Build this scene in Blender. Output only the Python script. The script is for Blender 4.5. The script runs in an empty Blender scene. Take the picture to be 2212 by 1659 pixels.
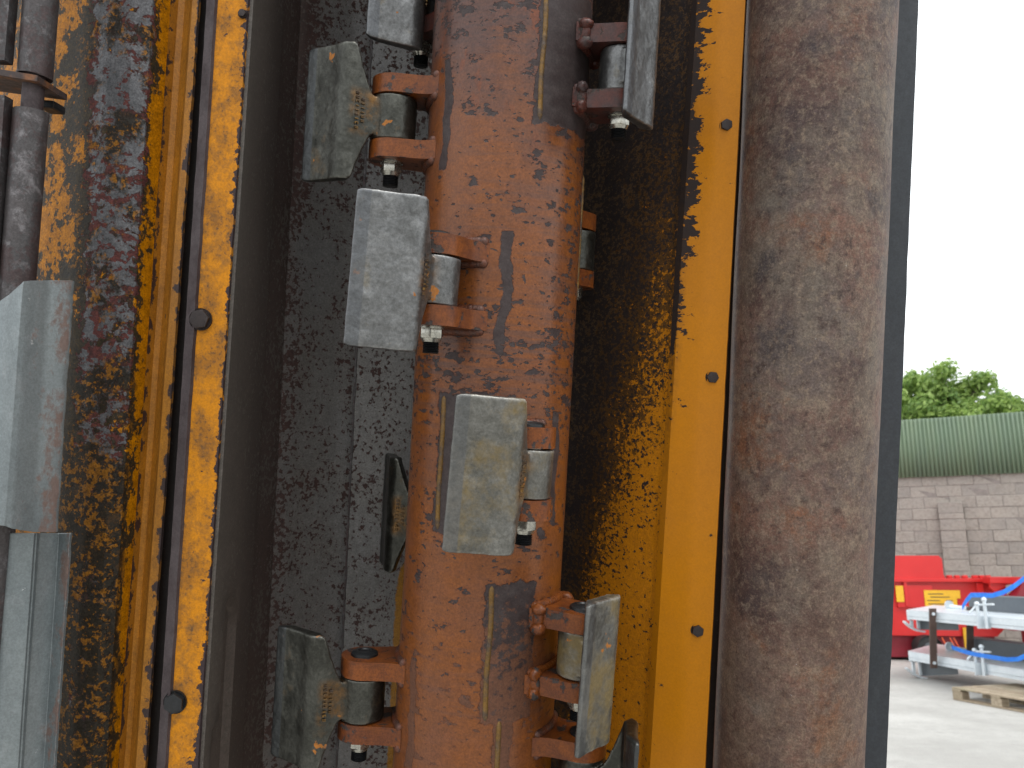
import bpy, bmesh, math, random
from math import sin, cos, pi, radians, atan2, sqrt
from mathutils import Vector, Matrix, noise as mnoise
random.seed(7)
C = bpy.context.scene.collection

# ------------------------------------------------------------------ camera
FPX = 1800.0; CX, CY = 1106.0, 829.5          # focal length and centre of a 2212 px wide frame
PITCH = radians(12.2); EYE = 1.55
cam_d = bpy.data.cameras.new('camera'); cam = bpy.data.objects.new('camera', cam_d); C.objects.link(cam)
cam.location = (0, 0, EYE); cam.rotation_euler = (pi/2 + PITCH, 0, 0)
cam_d.sensor_width = 36; cam_d.lens = 36*FPX/2212; cam_d.clip_start = 0.02; cam_d.clip_end = 3000
cam_d.dof.use_dof = True; cam_d.dof.focus_distance = 0.74; cam_d.dof.aperture_fstop = 16
bpy.context.scene.camera = cam

# ------------------------------------------------------------------ sky, sun, exposure
SUN_EL, SUN_AZ = radians(62), radians(150)     # azimuth clockwise from +Y
w = bpy.data.worlds.new('World'); bpy.context.scene.world = w; w.use_nodes = True
nt = w.node_tree; nt.nodes.clear()
sky = nt.nodes.new('ShaderNodeTexSky'); sky.sky_type = 'NISHITA'; sky.sun_disc = False
sky.sun_elevation = SUN_EL; sky.sun_rotation = SUN_AZ; sky.air_density = 1.6; sky.dust_density = 6.0; sky.ozone_density = 1.0
hs = nt.nodes.new('ShaderNodeHueSaturation'); hs.inputs['Saturation'].default_value = 0.22
nt.links.new(sky.outputs[0], hs.inputs['Color'])
# cloud layer evens the sky out
tc = nt.nodes.new('ShaderNodeTexCoord'); cn = nt.nodes.new('ShaderNodeTexNoise'); cn.inputs['Scale'].default_value = 1.6; cn.inputs['Detail'].default_value = 4
nt.links.new(tc.outputs['Generated'], cn.inputs['Vector'])
mr = nt.nodes.new('ShaderNodeMapRange'); mr.inputs['To Min'].default_value = 10.5; mr.inputs['To Max'].default_value = 13.0
nt.links.new(cn.outputs['Fac'], mr.inputs['Value'])
cc = nt.nodes.new('ShaderNodeVectorMath'); cc.operation = 'SCALE'; cc.inputs[0].default_value = (0.95, 0.985, 1.02)
nt.links.new(mr.outputs[0], cc.inputs['Scale'])
mx = nt.nodes.new('ShaderNodeMix'); mx.data_type = 'RGBA'; mx.inputs['Factor'].default_value = 0.8
nt.links.new(hs.outputs[0], mx.inputs[6]); nt.links.new(cc.outputs[0], mx.inputs[7])
bg = nt.nodes.new('ShaderNodeBackground'); bg.inputs['Strength'].default_value = 0.12
nt.links.new(mx.outputs[2], bg.inputs['Color'])
wo = nt.nodes.new('ShaderNodeOutputWorld'); nt.links.new(bg.outputs[0], wo.inputs['Surface'])

sl = bpy.data.lights.new('sun', 'SUN'); sl.energy = 0.8; sl.angle = radians(25); sl.color = (1, 0.97, 0.92)
so = bpy.data.objects.new('sun', sl); C.objects.link(so)
sdir = Vector((sin(SUN_AZ)*cos(SUN_EL), cos(SUN_AZ)*cos(SUN_EL), sin(SUN_EL)))
so.rotation_euler = sdir.to_track_quat('Z', 'Y').to_euler(); so.location = (0, -5, 20)

vs = bpy.context.scene.view_settings
vs.view_transform = 'Standard'; vs.look = 'None'; vs.gamma = 1; vs.exposure = 0.5; vs.use_curve_mapping = False

# ------------------------------------------------------------------ frames of reference
CAMM = Matrix.Translation((0, 0, EYE)) @ Matrix.Rotation(pi/2 + PITCH, 4, 'X')
D0 = 0.78; ROLL = radians(-3.15)               # the flail head leans to the right at the top
OX = (1065-CX)*D0/FPX
MACH_C = Matrix.Translation((OX, 0, -D0)) @ Matrix.Rotation(ROLL, 4, 'Z')   # head frame: x across, y along rotor, z out of the opening
MACH = CAMM @ MACH_C; MINV = MACH_C.inverted()
def mp(px, py, D):
    return MINV @ Vector(((px-CX)*D/FPX, -(py-CY)*D/FPX, -D))
def ground_pt(px, py, z):
    d = Vector(((px-CX)/FPX, cos(PITCH) - (CY-py)/FPX*sin(PITCH), sin(PITCH) + (CY-py)/FPX*cos(PITCH)))
    return Vector((0, 0, EYE)) + d*((z-EYE)/d.z)
def z2(zx, zy): return ((2240+zx*0.35457)/1.18626, (1380+zy*0.35457)/1.18626)

# ------------------------------------------------------------------ mesh and object helpers
def link(name, me, m=None, parent=None, mw=None, smooth=False):
    o = bpy.data.objects.new(name, me); C.objects.link(o)
    if m is not None and me is not None:
        if len(me.materials) == 0: me.materials.append(m)
    if parent: o.parent = parent
    if mw is not None:
        if parent: o.matrix_local = mw
        else: o.matrix_world = mw
    if smooth and me: me.polygons.foreach_set('use_smooth', [True]*len(me.polygons))
    return o
def obj(name, bm, m, parent=None, mw=None, smooth=False, bevel=0, seg=2):
    if bevel:
        es = [e for e in bm.edges if len(e.link_faces) == 2 and e.calc_face_angle(0) > 0.6]
        bmesh.ops.bevel(bm, geom=es, offset=bevel, segments=seg, profile=0.7, affect='EDGES', clamp_overlap=True)
    bmesh.ops.recalc_face_normals(bm, faces=bm.faces)
    me = bpy.data.meshes.new(name); bm.to_mesh(me); bm.free()
    o = link(name, me, m, parent, mw, False)
    if smooth: shade(me, 0.6)
    return o
def shade(me, ang):
    me.polygons.foreach_set('use_smooth', [True]*len(me.polygons))
    bm = bmesh.new(); bm.from_mesh(me)
    for e in bm.edges:
        e.smooth = not (len(e.link_faces) == 2 and e.calc_face_angle(0) > ang)
    bm.to_mesh(me); bm.free()
def tag(o, label, cat, group=None, kind=None):
    if label: o['label'] = label
    if cat: o['category'] = cat
    if group: o['group'] = group
    if kind: o['kind'] = kind
    return o
def thing(name, label, cat, mw=None, group=None):
    o = bpy.data.objects.new(name, None); C.objects.link(o); o.empty_display_size = 0.05
    o.matrix_world = mw if mw is not None else Matrix()
    return tag(o, label, cat, group)
def box(bm, c, s, M=None):
    r = bmesh.ops.create_cube(bm, size=1)
    for v in r['verts']:
        v.co = Vector((v.co.x*s[0], v.co.y*s[1], v.co.z*s[2])) + Vector(c)
        if M: v.co = M @ v.co
    return r['verts']
def cyl(bm, p0, p1, r0, r1=None, n=24, caps=True):
    r1 = r0 if r1 is None else r1
    p0 = Vector(p0); p1 = Vector(p1); L = (p1-p0).length
    r = bmesh.ops.create_cone(bm, cap_ends=caps, segments=n, radius1=r0, radius2=r1, depth=L)
    Q = (p1-p0).to_track_quat('Z', 'Y').to_matrix().to_4x4()
    for v in r['verts']: v.co = (Matrix.Translation((p0+p1)/2) @ Q) @ v.co
    return r['verts']
def prism(bm, pts, z0, z1, ax='z'):
    def P(p, h):
        return {'z': (p[0], p[1], h), 'y': (p[0], h, p[1]), 'x': (h, p[0], p[1])}[ax]
    a = [bm.verts.new(P(p, z0)) for p in pts]; b = [bm.verts.new(P(p, z1)) for p in pts]
    n = len(pts)
    bm.faces.new(a[::-1]); bm.faces.new(b)
    for i in range(n): bm.faces.new((a[i], a[(i+1) % n], b[(i+1) % n], b[i]))
def hexa(bm, P):      # eight corners: bottom four, top four
    v = [bm.verts.new(p) for p in P]
    for f in ((3,2,1,0), (4,5,6,7), (0,1,5,4), (1,2,6,5), (2,3,7,6), (3,0,4,7)): bm.faces.new([v[i] for i in f])
def tube(bm, pts, r, n=8):
    pts = [Vector(p) for p in pts]; rings = []
    for i, p in enumerate(pts):
        t = (pts[min(i+1, len(pts)-1)] - pts[max(i-1, 0)]).normalized()
        a = t.cross(Vector((0.13, 0.2, 0.97))).normalized(); b = t.cross(a)
        rings.append([bm.verts.new(p + a*r*cos(2*pi*k/n) + b*r*sin(2*pi*k/n)) for k in range(n)])
    for i in range(len(rings)-1):
        for k in range(n): bm.faces.new((rings[i][k], rings[i][(k+1) % n], rings[i+1][(k+1) % n], rings[i+1][k]))
    bm.faces.new(rings[0][::-1]); bm.faces.new(rings[-1])

# ------------------------------------------------------------------ material toolkit
class M:
    def __init__(s, name):
        s.m = bpy.data.materials.new(name); s.m.use_nodes = True; s.t = s.m.node_tree; s.t.nodes.clear()
        s.out = s.t.nodes.new('ShaderNodeOutputMaterial'); s.b = s.t.nodes.new('ShaderNodeBsdfPrincipled')
        s.t.links.new(s.b.outputs[0], s.out.inputs[0])
        s.tc = s.t.nodes.new('ShaderNodeTexCoord').outputs['Object']
        s.oi = None
    def put(s, sock, v):
        if isinstance(v, (int, float)):
            sock.default_value = v if sock.type == 'VALUE' else (v, v, v, 1)[:len(sock.default_value)]
        elif isinstance(v, (tuple, list)): sock.default_value = (*v, 1)[:len(sock.default_value)]
        else: s.t.links.new(v, sock)
    def rnd(s):
        if s.oi is None: s.oi = s.t.nodes.new('ShaderNodeObjectInfo').outputs['Random']
        return s.oi
    def vec(s, st=(1, 1, 1), off=(0, 0, 0), rot=(0, 0, 0)):
        n = s.t.nodes.new('ShaderNodeMapping'); n.inputs['Scale'].default_value = st; n.inputs['Location'].default_value = off
        n.inputs['Rotation'].default_value = rot
        s.t.links.new(s.tc, n.inputs['Vector']); return n.outputs[0]
    def noise(s, sc, det=6, ro=0.6, st=(1, 1, 1), seed=0, dist=0, per=False, rot=(0, 0, 0)):
        n = s.t.nodes.new('ShaderNodeTexNoise'); n.noise_dimensions = '4D'
        s.t.links.new(s.vec(st, (seed*1.7, seed*0.9, seed*0.31), rot), n.inputs['Vector'])
        n.inputs['Scale'].default_value = sc; n.inputs['Detail'].default_value = det; n.inputs['Roughness'].default_value = ro; n.inputs['Distortion'].default_value = dist
        if per: s.put(n.inputs['W'], s.math('MULTIPLY', s.rnd(), 37.0))
        else: n.inputs['W'].default_value = seed
        return n.outputs['Fac']
    def vor(s, sc, st=(1, 1, 1), seed=0, feat='F1', rot=(0, 0, 0)):
        n = s.t.nodes.new('ShaderNodeTexVoronoi'); n.feature = feat; s.t.links.new(s.vec(st, (seed, seed*2.1, seed*0.7), rot), n.inputs['Vector'])
        n.inputs['Scale'].default_value = sc; return n.outputs['Distance']
    def math(s, op, a, b=0.0, c=0.0):
        n = s.t.nodes.new('ShaderNodeMath'); n.operation = op; s.put(n.inputs[0], a); s.put(n.inputs[1], b)
        if op == 'MULTIPLY_ADD': s.put(n.inputs[2], c)
        return n.outputs[0]
    def rng(s, v, a, b, c=0.0, d=1.0):
        n = s.t.nodes.new('ShaderNodeMapRange'); s.put(n.inputs[0], v)
        for k, x in zip((1, 2, 3, 4), (a, b, c, d)): n.inputs[k].default_value = x
        return n.outputs[0]
    def mul(s, *a):
        r = a[0]
        for x in a[1:]: r = s.math('MULTIPLY', r, x)
        return r
    def add(s, *a):
        r = a[0]
        for x in a[1:]: r = s.math('ADD', r, x)
        return r
    def inv(s, a): return s.math('SUBTRACT', 1.0, a)
    def attr(s, name):
        n = s.t.nodes.new('ShaderNodeAttribute'); n.attribute_name = name; return n.outputs['Fac']
    def sep(s, k):
        n = s.t.nodes.new('ShaderNodeSeparateXYZ'); s.t.links.new(s.tc, n.inputs[0]); return n.outputs[k]
    def mix(s, f, a, b):
        n = s.t.nodes.new('ShaderNodeMix'); n.data_type = 'RGBA'; s.put(n.inputs[0], f); s.put(n.inputs[6], a); s.put(n.inputs[7], b); return n.outputs[2]
    def mixf(s, f, a, b):
        n = s.t.nodes.new('ShaderNodeMix'); n.data_type = 'FLOAT'; s.put(n.inputs[0], f); s.put(n.inputs[2], a); s.put(n.inputs[3], b); return n.outputs[0]
    DK = 0.72; GR = 0.20
    def fin(s, col, rough=0.6, metal=0.0, bump=None, bs=0.3, bd=0.001, spec=0.5, dk=1.0, gr=None):
        if M.DK != 1.0 and not isinstance(col, tuple):
            hv = s.t.nodes.new('ShaderNodeHueSaturation')
            G = M.GR if gr is None else gr
            ga = s.rng(s.noise(520, 3, .7, seed=81), .40, .60, 1-.8*G, 1+G); gb = s.rng(s.noise(130, 5, .65, seed=83), .36, .64, 1-.6*G, 1+.6*G)
            s.put(hv.inputs['Value'], s.mul(ga, gb, M.DK*dk)); s.t.links.new(col, hv.inputs['Color']); col = hv.outputs[0]
            if isinstance(rough, (int, float)): rough = s.rng(s.noise(200, 4, .6, seed=84), .35, .65, rough-.08, rough+.10)
        s.put(s.b.inputs['Base Color'], col); s.put(s.b.inputs['Roughness'], rough); s.put(s.b.inputs['Metallic'], metal)
        s.b.inputs['Specular IOR Level'].default_value = spec
        if bump is not None:
            n = s.t.nodes.new('ShaderNodeBump'); n.inputs['Strength'].default_value = bs; n.inputs['Distance'].default_value = bd
            s.put(n.inputs['Height'], bump); s.t.links.new(n.outputs[0], s.b.inputs['Normal'])
        return s.m

YEL = (0.56, 0.205, 0.004)
YEL2 = (0.50, 0.185, 0.012)
RUSTD = (0.045, 0.022, 0.017)
BLK = (0.016, 0.015, 0.014)

def m_yellow_clean():                     # right hand flange
    k = M('yellow paint with few chips')
    big = k.noise(9, 4); fine = k.noise(420, 3)
    col = k.mix(k.rng(big, 0.4, 0.7), YEL, YEL2)
    col = k.mix(k.rng(fine, 0.35, 0.8, 0, 0.25), col, (0.36, 0.15, 0.02))
    e = k.attr('wear')
    sp = k.math('GREATER_THAN', k.add(k.noise(150, 5, 0.6, seed=3), k.mul(e, 0.32)), 0.80)
    chips = k.rng(k.add(k.noise(75, 5, 0.65, (0.6, 1.5, 1), 5), k.mul(e, 0.45)), 0.745, 0.76)
    col = k.mix(k.math('MAXIMUM', sp, chips), col, (0.035, 0.026, 0.024))
    ru = k.math('MAXIMUM', k.rng(k.attr('dirt'), 0.35, 1, 0, 0.8), 0.0)
    edge = k.add(k.mul(k.attr('edge'), .62), k.mul(k.noise(130, 6, .68, seed=51), .46), .13, k.mul(k.noise(260, 4, .6, seed=52), .2))
    col = k.mix(k.rng(edge, .90, .925), col, (0.034, 0.027, 0.027))
    col = k.mix(k.mul(ru, k.rng(k.noise(160, 5, seed=8), 0.35, 0.65)), col, (0.05, 0.03, 0.02))
    return k.fin(col, k.mixf(chips, 0.42, 0.7), 0, k.add(k.mul(chips, -1.0), k.mul(fine, 0.15)), 0.3, 0.0006, .16, dk=1.22, gr=.05)

def m_yellow_mottled():                   # left hand flange
    k = M('yellow paint mottled with grime')
    big = k.noise(34, 6, 0.62, (1, .75, 1), 2); mid = k.noise(110, 5, 0.6, seed=4)
    col = k.mix(k.rng(big, 0.46, 0.62, 0, 0.72), (0.60, 0.225, 0.006), (0.25, 0.105, 0.022))
    col = k.mix(k.rng(mid, 0.50, 0.72, 0, 0.8), col, (0.17, 0.09, 0.035))
    col = k.mix(k.mul(k.rng(k.noise(320, 4, .7, seed=33), .5, .68), k.rng(big, .42, .56)), col, (0.10, 0.06, 0.035))
    e = k.attr('wear')
    chips = k.rng(k.add(k.noise(85, 6, 0.65, (1, 1.3, 1), 9), k.mul(e, 0.22)), 0.665, 0.68)
    col = k.mix(chips, col, (0.045, 0.03, 0.032))
    return k.fin(col, k.mixf(k.rng(big, .4, .6), 0.42, 0.62), 0, k.add(k.mul(chips, -1.0), k.mul(mid, 0.2)), 0.35, 0.0006, .2, dk=1.12, gr=.12)

def m_hood():                             # worn outer hood panel
    k = M('worn yellow hood paint down to steel and rust')
    e = k.math('MULTIPLY', k.attr('wear'), .92); g = k.attr('grime')
    n1 = k.noise(36, 8, 0.68, (1, 0.8, 1), 1, 0.1); n2 = k.noise(85, 7, 0.64, (1, 1.1, 1), 6, 0.2); n3 = k.noise(230, 5, 0.65, seed=7)
    low = k.rng(k.sep(1), .06, -.16)
    yel = k.mix(k.rng(n2, 0.42, 0.66, 0, 0.75), (0.50, 0.185, 0.002), (0.31, 0.112, 0.003))
    # greasy black film, denser in the middle
    film = k.rng(k.add(n1, k.mul(n3, 0.42), k.mul(n2, .3), k.mul(g, 0.24)), 0.925, 0.965)
    yel = k.mix(film, yel, k.mix(k.rng(n3, .4, .65), (0.028, 0.024, 0.018), (0.060, 0.040, 0.018)))
    # paint gone: primer rim then grey steel
    lost = k.add(k.mul(n2, 1.0), k.mul(n1, 0.50), k.mul(e, 0.36), k.mul(low, -.07), -.19)
    rim = k.rng(lost, 0.80, 0.812)
    col = k.mix(rim, yel, k.mix(k.rng(n3, .35, .6), (0.070, 0.030, 0.030), (0.12, 0.038, 0.032)))
    n4 = k.noise(85, 6, 0.66, (0.9, 1.2, 1), 12, 0.3)
    steel = k.mul(k.rng(k.add(k.mul(n4, 0.9), k.mul(e, 0.16)), 0.575, 0.590), k.rng(lost, 0.825, 0.835))
    col = k.mix(steel, col, k.mix(k.rng(n1, 0.35, 0.7), (0.155, 0.152, 0.158), (0.085, 0.088, 0.092)))
    ov = k.mul(k.rng(k.add(k.noise(30, 7, .7, (1, .9, 1), 41), k.mul(low, .15), k.mul(g, .12)), .63, .70), k.rng(g, .25, .7))
    oc = k.mix(k.rng(k.add(n3, k.mul(n2, 1.0)), 1.02, 1.10), (0.026, 0.021, 0.015), (0.26, 0.105, 0.008))
    col = k.mix(k.mul(ov, .92), col, oc)
    hgt = k.add(k.mul(rim, -1), k.mul(steel, 0.4), k.mul(n3, 0.45))
    return k.fin(col, k.mixf(rim, 0.42, k.mixf(steel, 0.75, 0.38)), k.mul(steel, 0.3), hgt, 0.8, 0.0014, spec=.14, gr=.3)

def m_valley():
    k = M('yellow paint stained in the fold')
    n1 = k.noise(40, 6, 0.6, (1.5, .5, 1), 3); n2 = k.noise(160, 5, seed=5)
    col = k.mix(k.rng(n1, .4, .7, 0, .7), (0.50, 0.20, 0.012), (0.27, 0.11, 0.014))
    chips = k.rng(k.add(k.noise(75, 6, .65, (1, .8, 1), 8), k.mul(k.attr('wear'), 0.2)), 0.66, 0.68)
    col = k.mix(chips, col, (0.05, 0.028, 0.026))
    return k.fin(col, 0.5, 0, n2, 0.2, 0.0005)

def m_rust_gap_shade(name, a=(0.050, 0.038, 0.036), b=(0.022, 0.014, 0.012), r=0.62):
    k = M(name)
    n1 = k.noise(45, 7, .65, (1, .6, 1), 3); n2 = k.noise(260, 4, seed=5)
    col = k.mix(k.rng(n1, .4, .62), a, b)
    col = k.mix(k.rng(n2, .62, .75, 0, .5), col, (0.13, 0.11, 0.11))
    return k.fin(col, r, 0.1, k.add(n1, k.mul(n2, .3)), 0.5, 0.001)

def m_inner():                            # speckled steel inside the hood, left
    k = M('dark steel speckled with rust pits')
    n1 = k.noise(200, 5, .64, seed=2); n2 = k.noise(14, 4, .6, seed=6); n3 = k.noise(300, 4, .7, seed=9)
    e = k.attr('wear')                    # 0 = brown film, 1 = bare grey
    grey = k.mix(k.rng(n2, .35, .7), (0.178, 0.174, 0.170), (0.150, 0.138, 0.124))
    grey = k.mix(k.rng(n3, .5, .8, 0, .6), grey, (0.25, 0.25, 0.26))
    brown = k.mix(k.rng(n3, .35, .7), (0.105, 0.092, 0.078), (0.150, 0.130, 0.110))
    pits = k.rng(k.add(n1, k.mul(k.inv(e), 0.20), k.mul(n2, 0.36), k.mul(k.noise(45, 3, seed=91), .25)), 0.885, 0.905)
    pits = k.mul(pits, k.rng(e, 0, .3))
    pc = k.mix(k.rng(n3, .4, .6), (0.052, 0.030, 0.026), (0.088, 0.044, 0.037))
    col = k.mix(k.rng(k.add(e, k.mul(n1, .5)), .35, .8), brown, grey)
    col = k.mix(pits, col, pc)
    y = k.rng(k.add(k.attr('yellow'), k.mul(k.noise(120, 5, .7, seed=4), 0.5)), 0.72, 0.82)
    col = k.mix(y, col, k.mix(n1, (0.22, 0.10, 0.006), (0.40, 0.17, 0.006)))
    return k.fin(col, k.mixf(pits, 0.42, 0.8), k.mul(k.rng(e, .3, .9), 0.25), k.add(k.mul(pits, -.7), k.mul(n3, .2)), 0.45, 0.0008)

def m_inner_right():
    k = M('yellow paint scoured black inside the hood')
    e = k.attr('wear')                    # 0 black to 1 yellow
    n0 = k.noise(24, 8, .7, seed=1, dist=.2); n1 = k.noise(170, 6, .68, seed=2, dist=.2); n2 = k.noise(500, 4, .7, seed=3)
    m = k.add(k.mul(e, 0.62), k.mul(n0, 0.35), k.mul(n1, 1.10), k.mul(n2, 0.40))
    yel = k.mix(k.rng(n1, .4, .7), (0.56, 0.205, 0.004), (0.46, 0.165, 0.008))
    half = k.mix(k.rng(n1, .35, .65), (0.13, 0.058, 0.010), (0.055, 0.028, 0.012))
    blk = k.mix(k.rng(k.add(k.mul(n0, .7), k.mul(n1, 1.0), k.mul(n2, .5)), 1.04, 1.20), (0.024, 0.020, 0.021), (0.125, 0.078, 0.045))
    col = k.mix(k.rng(m, 1.00, 1.16), blk, half)
    col = k.mix(k.rng(m, 1.24, 1.32), col, yel)
    col = k.mix(k.rng(k.noise(80, 6, .6, seed=11), .66, .68), col, (0.03, 0.02, 0.02))
    sk = k.add(k.noise(210, 3, .6, (1, 1.3, 1), seed=93), k.mul(k.noise(35, 3, seed=94), .22), k.mul(k.inv(e), .13))
    col = k.mix(k.rng(sk, .715, .735), col, (0.030, 0.022, 0.020))
    return k.fin(col, 0.55, 0, k.add(n1, k.mul(n2, .3)), 0.35, 0.0007, spec=.25, dk=1.22, gr=.15)

def m_roller():
    k = M('rusty roller steel')
    st = (1, 1, 1)
    n1 = k.noise(11, 6, .62, st, 1, 0); n2 = k.noise(48, 7, .70, st, 4, 0); n3 = k.noise(480, 4, .75, seed=6); n4 = k.noise(150, 5, .7, seed=8)
    col = k.mix(k.rng(n1, .42, .56), (0.205, 0.108, 0.078), (0.145, 0.112, 0.100))
    col = k.mix(k.rng(n2, .48, .66, 0, .8), col, (0.27, 0.21, 0.155))
    col = k.mix(k.rng(k.noise(16, 7, .7, seed=13), .55, .64, 0, .6), col, (0.26, 0.095, 0.035))
    col = k.mix(k.rng(k.noise(5.5, 4, .6, (1, 1.6, 1), seed=73, dist=.3), .46, .58, 0, .8), col, (0.085, 0.050, 0.045))
    col = k.mix(k.rng(k.noise(7, 6, .65, (1.2, .8, 1.2), seed=74), .52, .60, 0, .6), col, (0.215, 0.180, 0.140))
    col = k.mix(k.rng(k.noise(22, 5, .6, seed=17), .54, .66, 0, .75), col, (0.060, 0.050, 0.055))
    col = k.mix(k.rng(n4, .50, .62, 0, .65), col, (0.29, 0.215, 0.155))
    col = k.mix(k.rng(k.noise(110, 6, .7, seed=71), .53, .64, 0, .75), col, (0.060, 0.036, 0.032))
    col = k.mix(k.rng(n3, .54, .70, 0, .6), col, (0.30, 0.245, 0.20))
    col = k.mix(k.rng(n3, .46, .25, 0, .6), col, (0.055, 0.034, 0.030))
    col = k.mix(k.mul(k.rng(k.sep(1), .1, -.3), k.rng(n1, .35, .6), .45), col, (0.20, 0.10, 0.055))
    col = k.mix(k.mul(k.rng(k.noise(30, 6, .7, seed=44), .5, .66), k.rng(k.noise(6, 3, seed=45), .45, .6)), col, k.mix(n3, (0.27, 0.22, 0.17), (0.13, 0.11, 0.10)))
    sp = k.mul(k.rng(k.noise(260, 3, .6, seed=21), .70, .73), k.rng(k.noise(14, 3, seed=22), .5, .62))
    col = k.mix(sp, col, (0.55, 0.52, 0.50))
    return k.fin(col, k.mixf(n4, .55, .8), 0.15, k.add(k.mul(n3, .5), n4), 0.5, 0.0007, dk=.92, gr=.24, spec=.3)

def m_rotor():
    k = M('orange brown rotor paint chipped to steel')
    n1 = k.noise(16, 5, .6, seed=1); n2 = k.noise(60, 6, .65, (.8, 1.4, .8), 3); n3 = k.noise(350, 4, .7, seed=5)
    ns = k.noise(40, 5, .6, (.35, 5, .35), 7)
    col = k.mix(k.rng(n1, .40, .64), (0.265, 0.080, 0.014), (0.215, 0.074, 0.028))
    col = k.mix(k.rng(n2, .5, .75, 0, .5), col, (0.19, 0.066, 0.033))
    col = k.mix(k.rng(n3, .35, .8, 0, .22), col, (0.12, 0.05, 0.03))
    scuff = k.mul(k.rng(k.add(ns, k.mul(k.attr('dirt'), .10)), .54, .70, 0, .75), k.attr('dirt'))
    col = k.mix(scuff, col, (0.10, 0.058, 0.050))
    e = k.attr('bare'); d = k.attr('dirt')
    topm = k.mul(k.rng(k.add(k.sep(1), k.mul(n1, .18), k.mul(n2, .14)), .36, .47), .72)
    col = k.mix(topm, col, k.mix(k.rng(n3, .3, .7), (0.115, 0.055, 0.048), (0.075, 0.048, 0.045)))
    col = k.mix(k.mul(topm, k.rng(k.noise(70, 5, .6, (1, .5, 1), 61), .56, .62)), col, (0.24, 0.058, 0.012))
    chipsA = k.add(k.noise(78, 4, .58, (.72, 1.35, .72), 9, .1, rot=(0, 0, .5)), k.mul(d, .095))
    chipsB = k.add(k.noise(170, 3, .55, (.75, 1.3, .75), 14, .2, rot=(0, 0, -.4)), k.mul(d, .10))
    edge = k.add(e, k.mul(k.math('SUBTRACT', k.noise(48, 6, .68, seed=31), .5), 1.7), k.mul(k.math('SUBTRACT', k.noise(200, 5, .65, seed=19), .5), .5))
    mask = k.math('MAXIMUM', k.math('MAXIMUM', k.rng(chipsA, .650, .660), k.rng(chipsB, .680, .690)), k.rng(edge, .50, .54))
    halo = k.math('MAXIMUM', k.rng(chipsA, .61, .645), k.rng(edge, .36, .5))
    col = k.mix(k.mul(halo, .4), col, (0.12, 0.034, 0.018))
    st = k.mix(k.rng(n2, .35, .65), (0.078, 0.060, 0.058), (0.045, 0.028, 0.027))
    st = k.mix(k.rng(k.add(k.mul(k.noise(150, 6, .7, seed=23), 1), k.mul(k.attr('rust'), .3)), .66, .74), st, (0.17, 0.072, 0.040))
    col = k.mix(mask, col, st)
    return k.fin(col, k.mixf(mask, k.mixf(n1, .24, .34), .58), k.mul(mask, .2), k.add(k.mul(mask, -1), k.mul(n2, .35), k.mul(n3, .08)), 0.8, 0.0013, spec=.36, dk=.95, gr=.2)

def m_lug(name='orange brown lug paint rubbed on the edges', dark=False):
    k = M(name)
    n1 = k.noise(50, 6, .62, seed=1, per=True); n3 = k.noise(300, 4, seed=5)
    col = k.mix(k.rng(n1, .42, .6), (0.25, 0.070, 0.013), (0.165, 0.048, 0.016))
    if dark: col = k.mix(k.rng(n1, .40, .62), (0.075, 0.048, 0.046), (0.14, 0.042, 0.030))
    ch = k.rng(k.noise(75, 6, .62, seed=8, per=True), .575, .59)
    col = k.mix(k.rng(k.noise(75, 6, .62, seed=8, per=True), .53, .58, 0, .5), col, (0.12, .036, .02))
    col = k.mix(ch, col, k.mix(n3, (0.10, 0.075, 0.065), (0.055, 0.045, 0.043)))
    return k.fin(col, k.mixf(ch, .38, .6), k.mul(ch, .3), k.add(k.mul(ch, -1), k.mul(n3, .15)), .5, .0009, spec=.30, dk=.88, gr=.22)

def m_weld(name, a, b):
    k = M(name); n1 = k.noise(90, 5, .6, seed=2); n2 = k.noise(300, 4, seed=5)
    col = k.mix(k.rng(n1, .4, .6), a, b)
    return k.fin(col, .5, .3, k.add(n1, k.mul(n2, .4)), .6, .0012)

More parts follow.
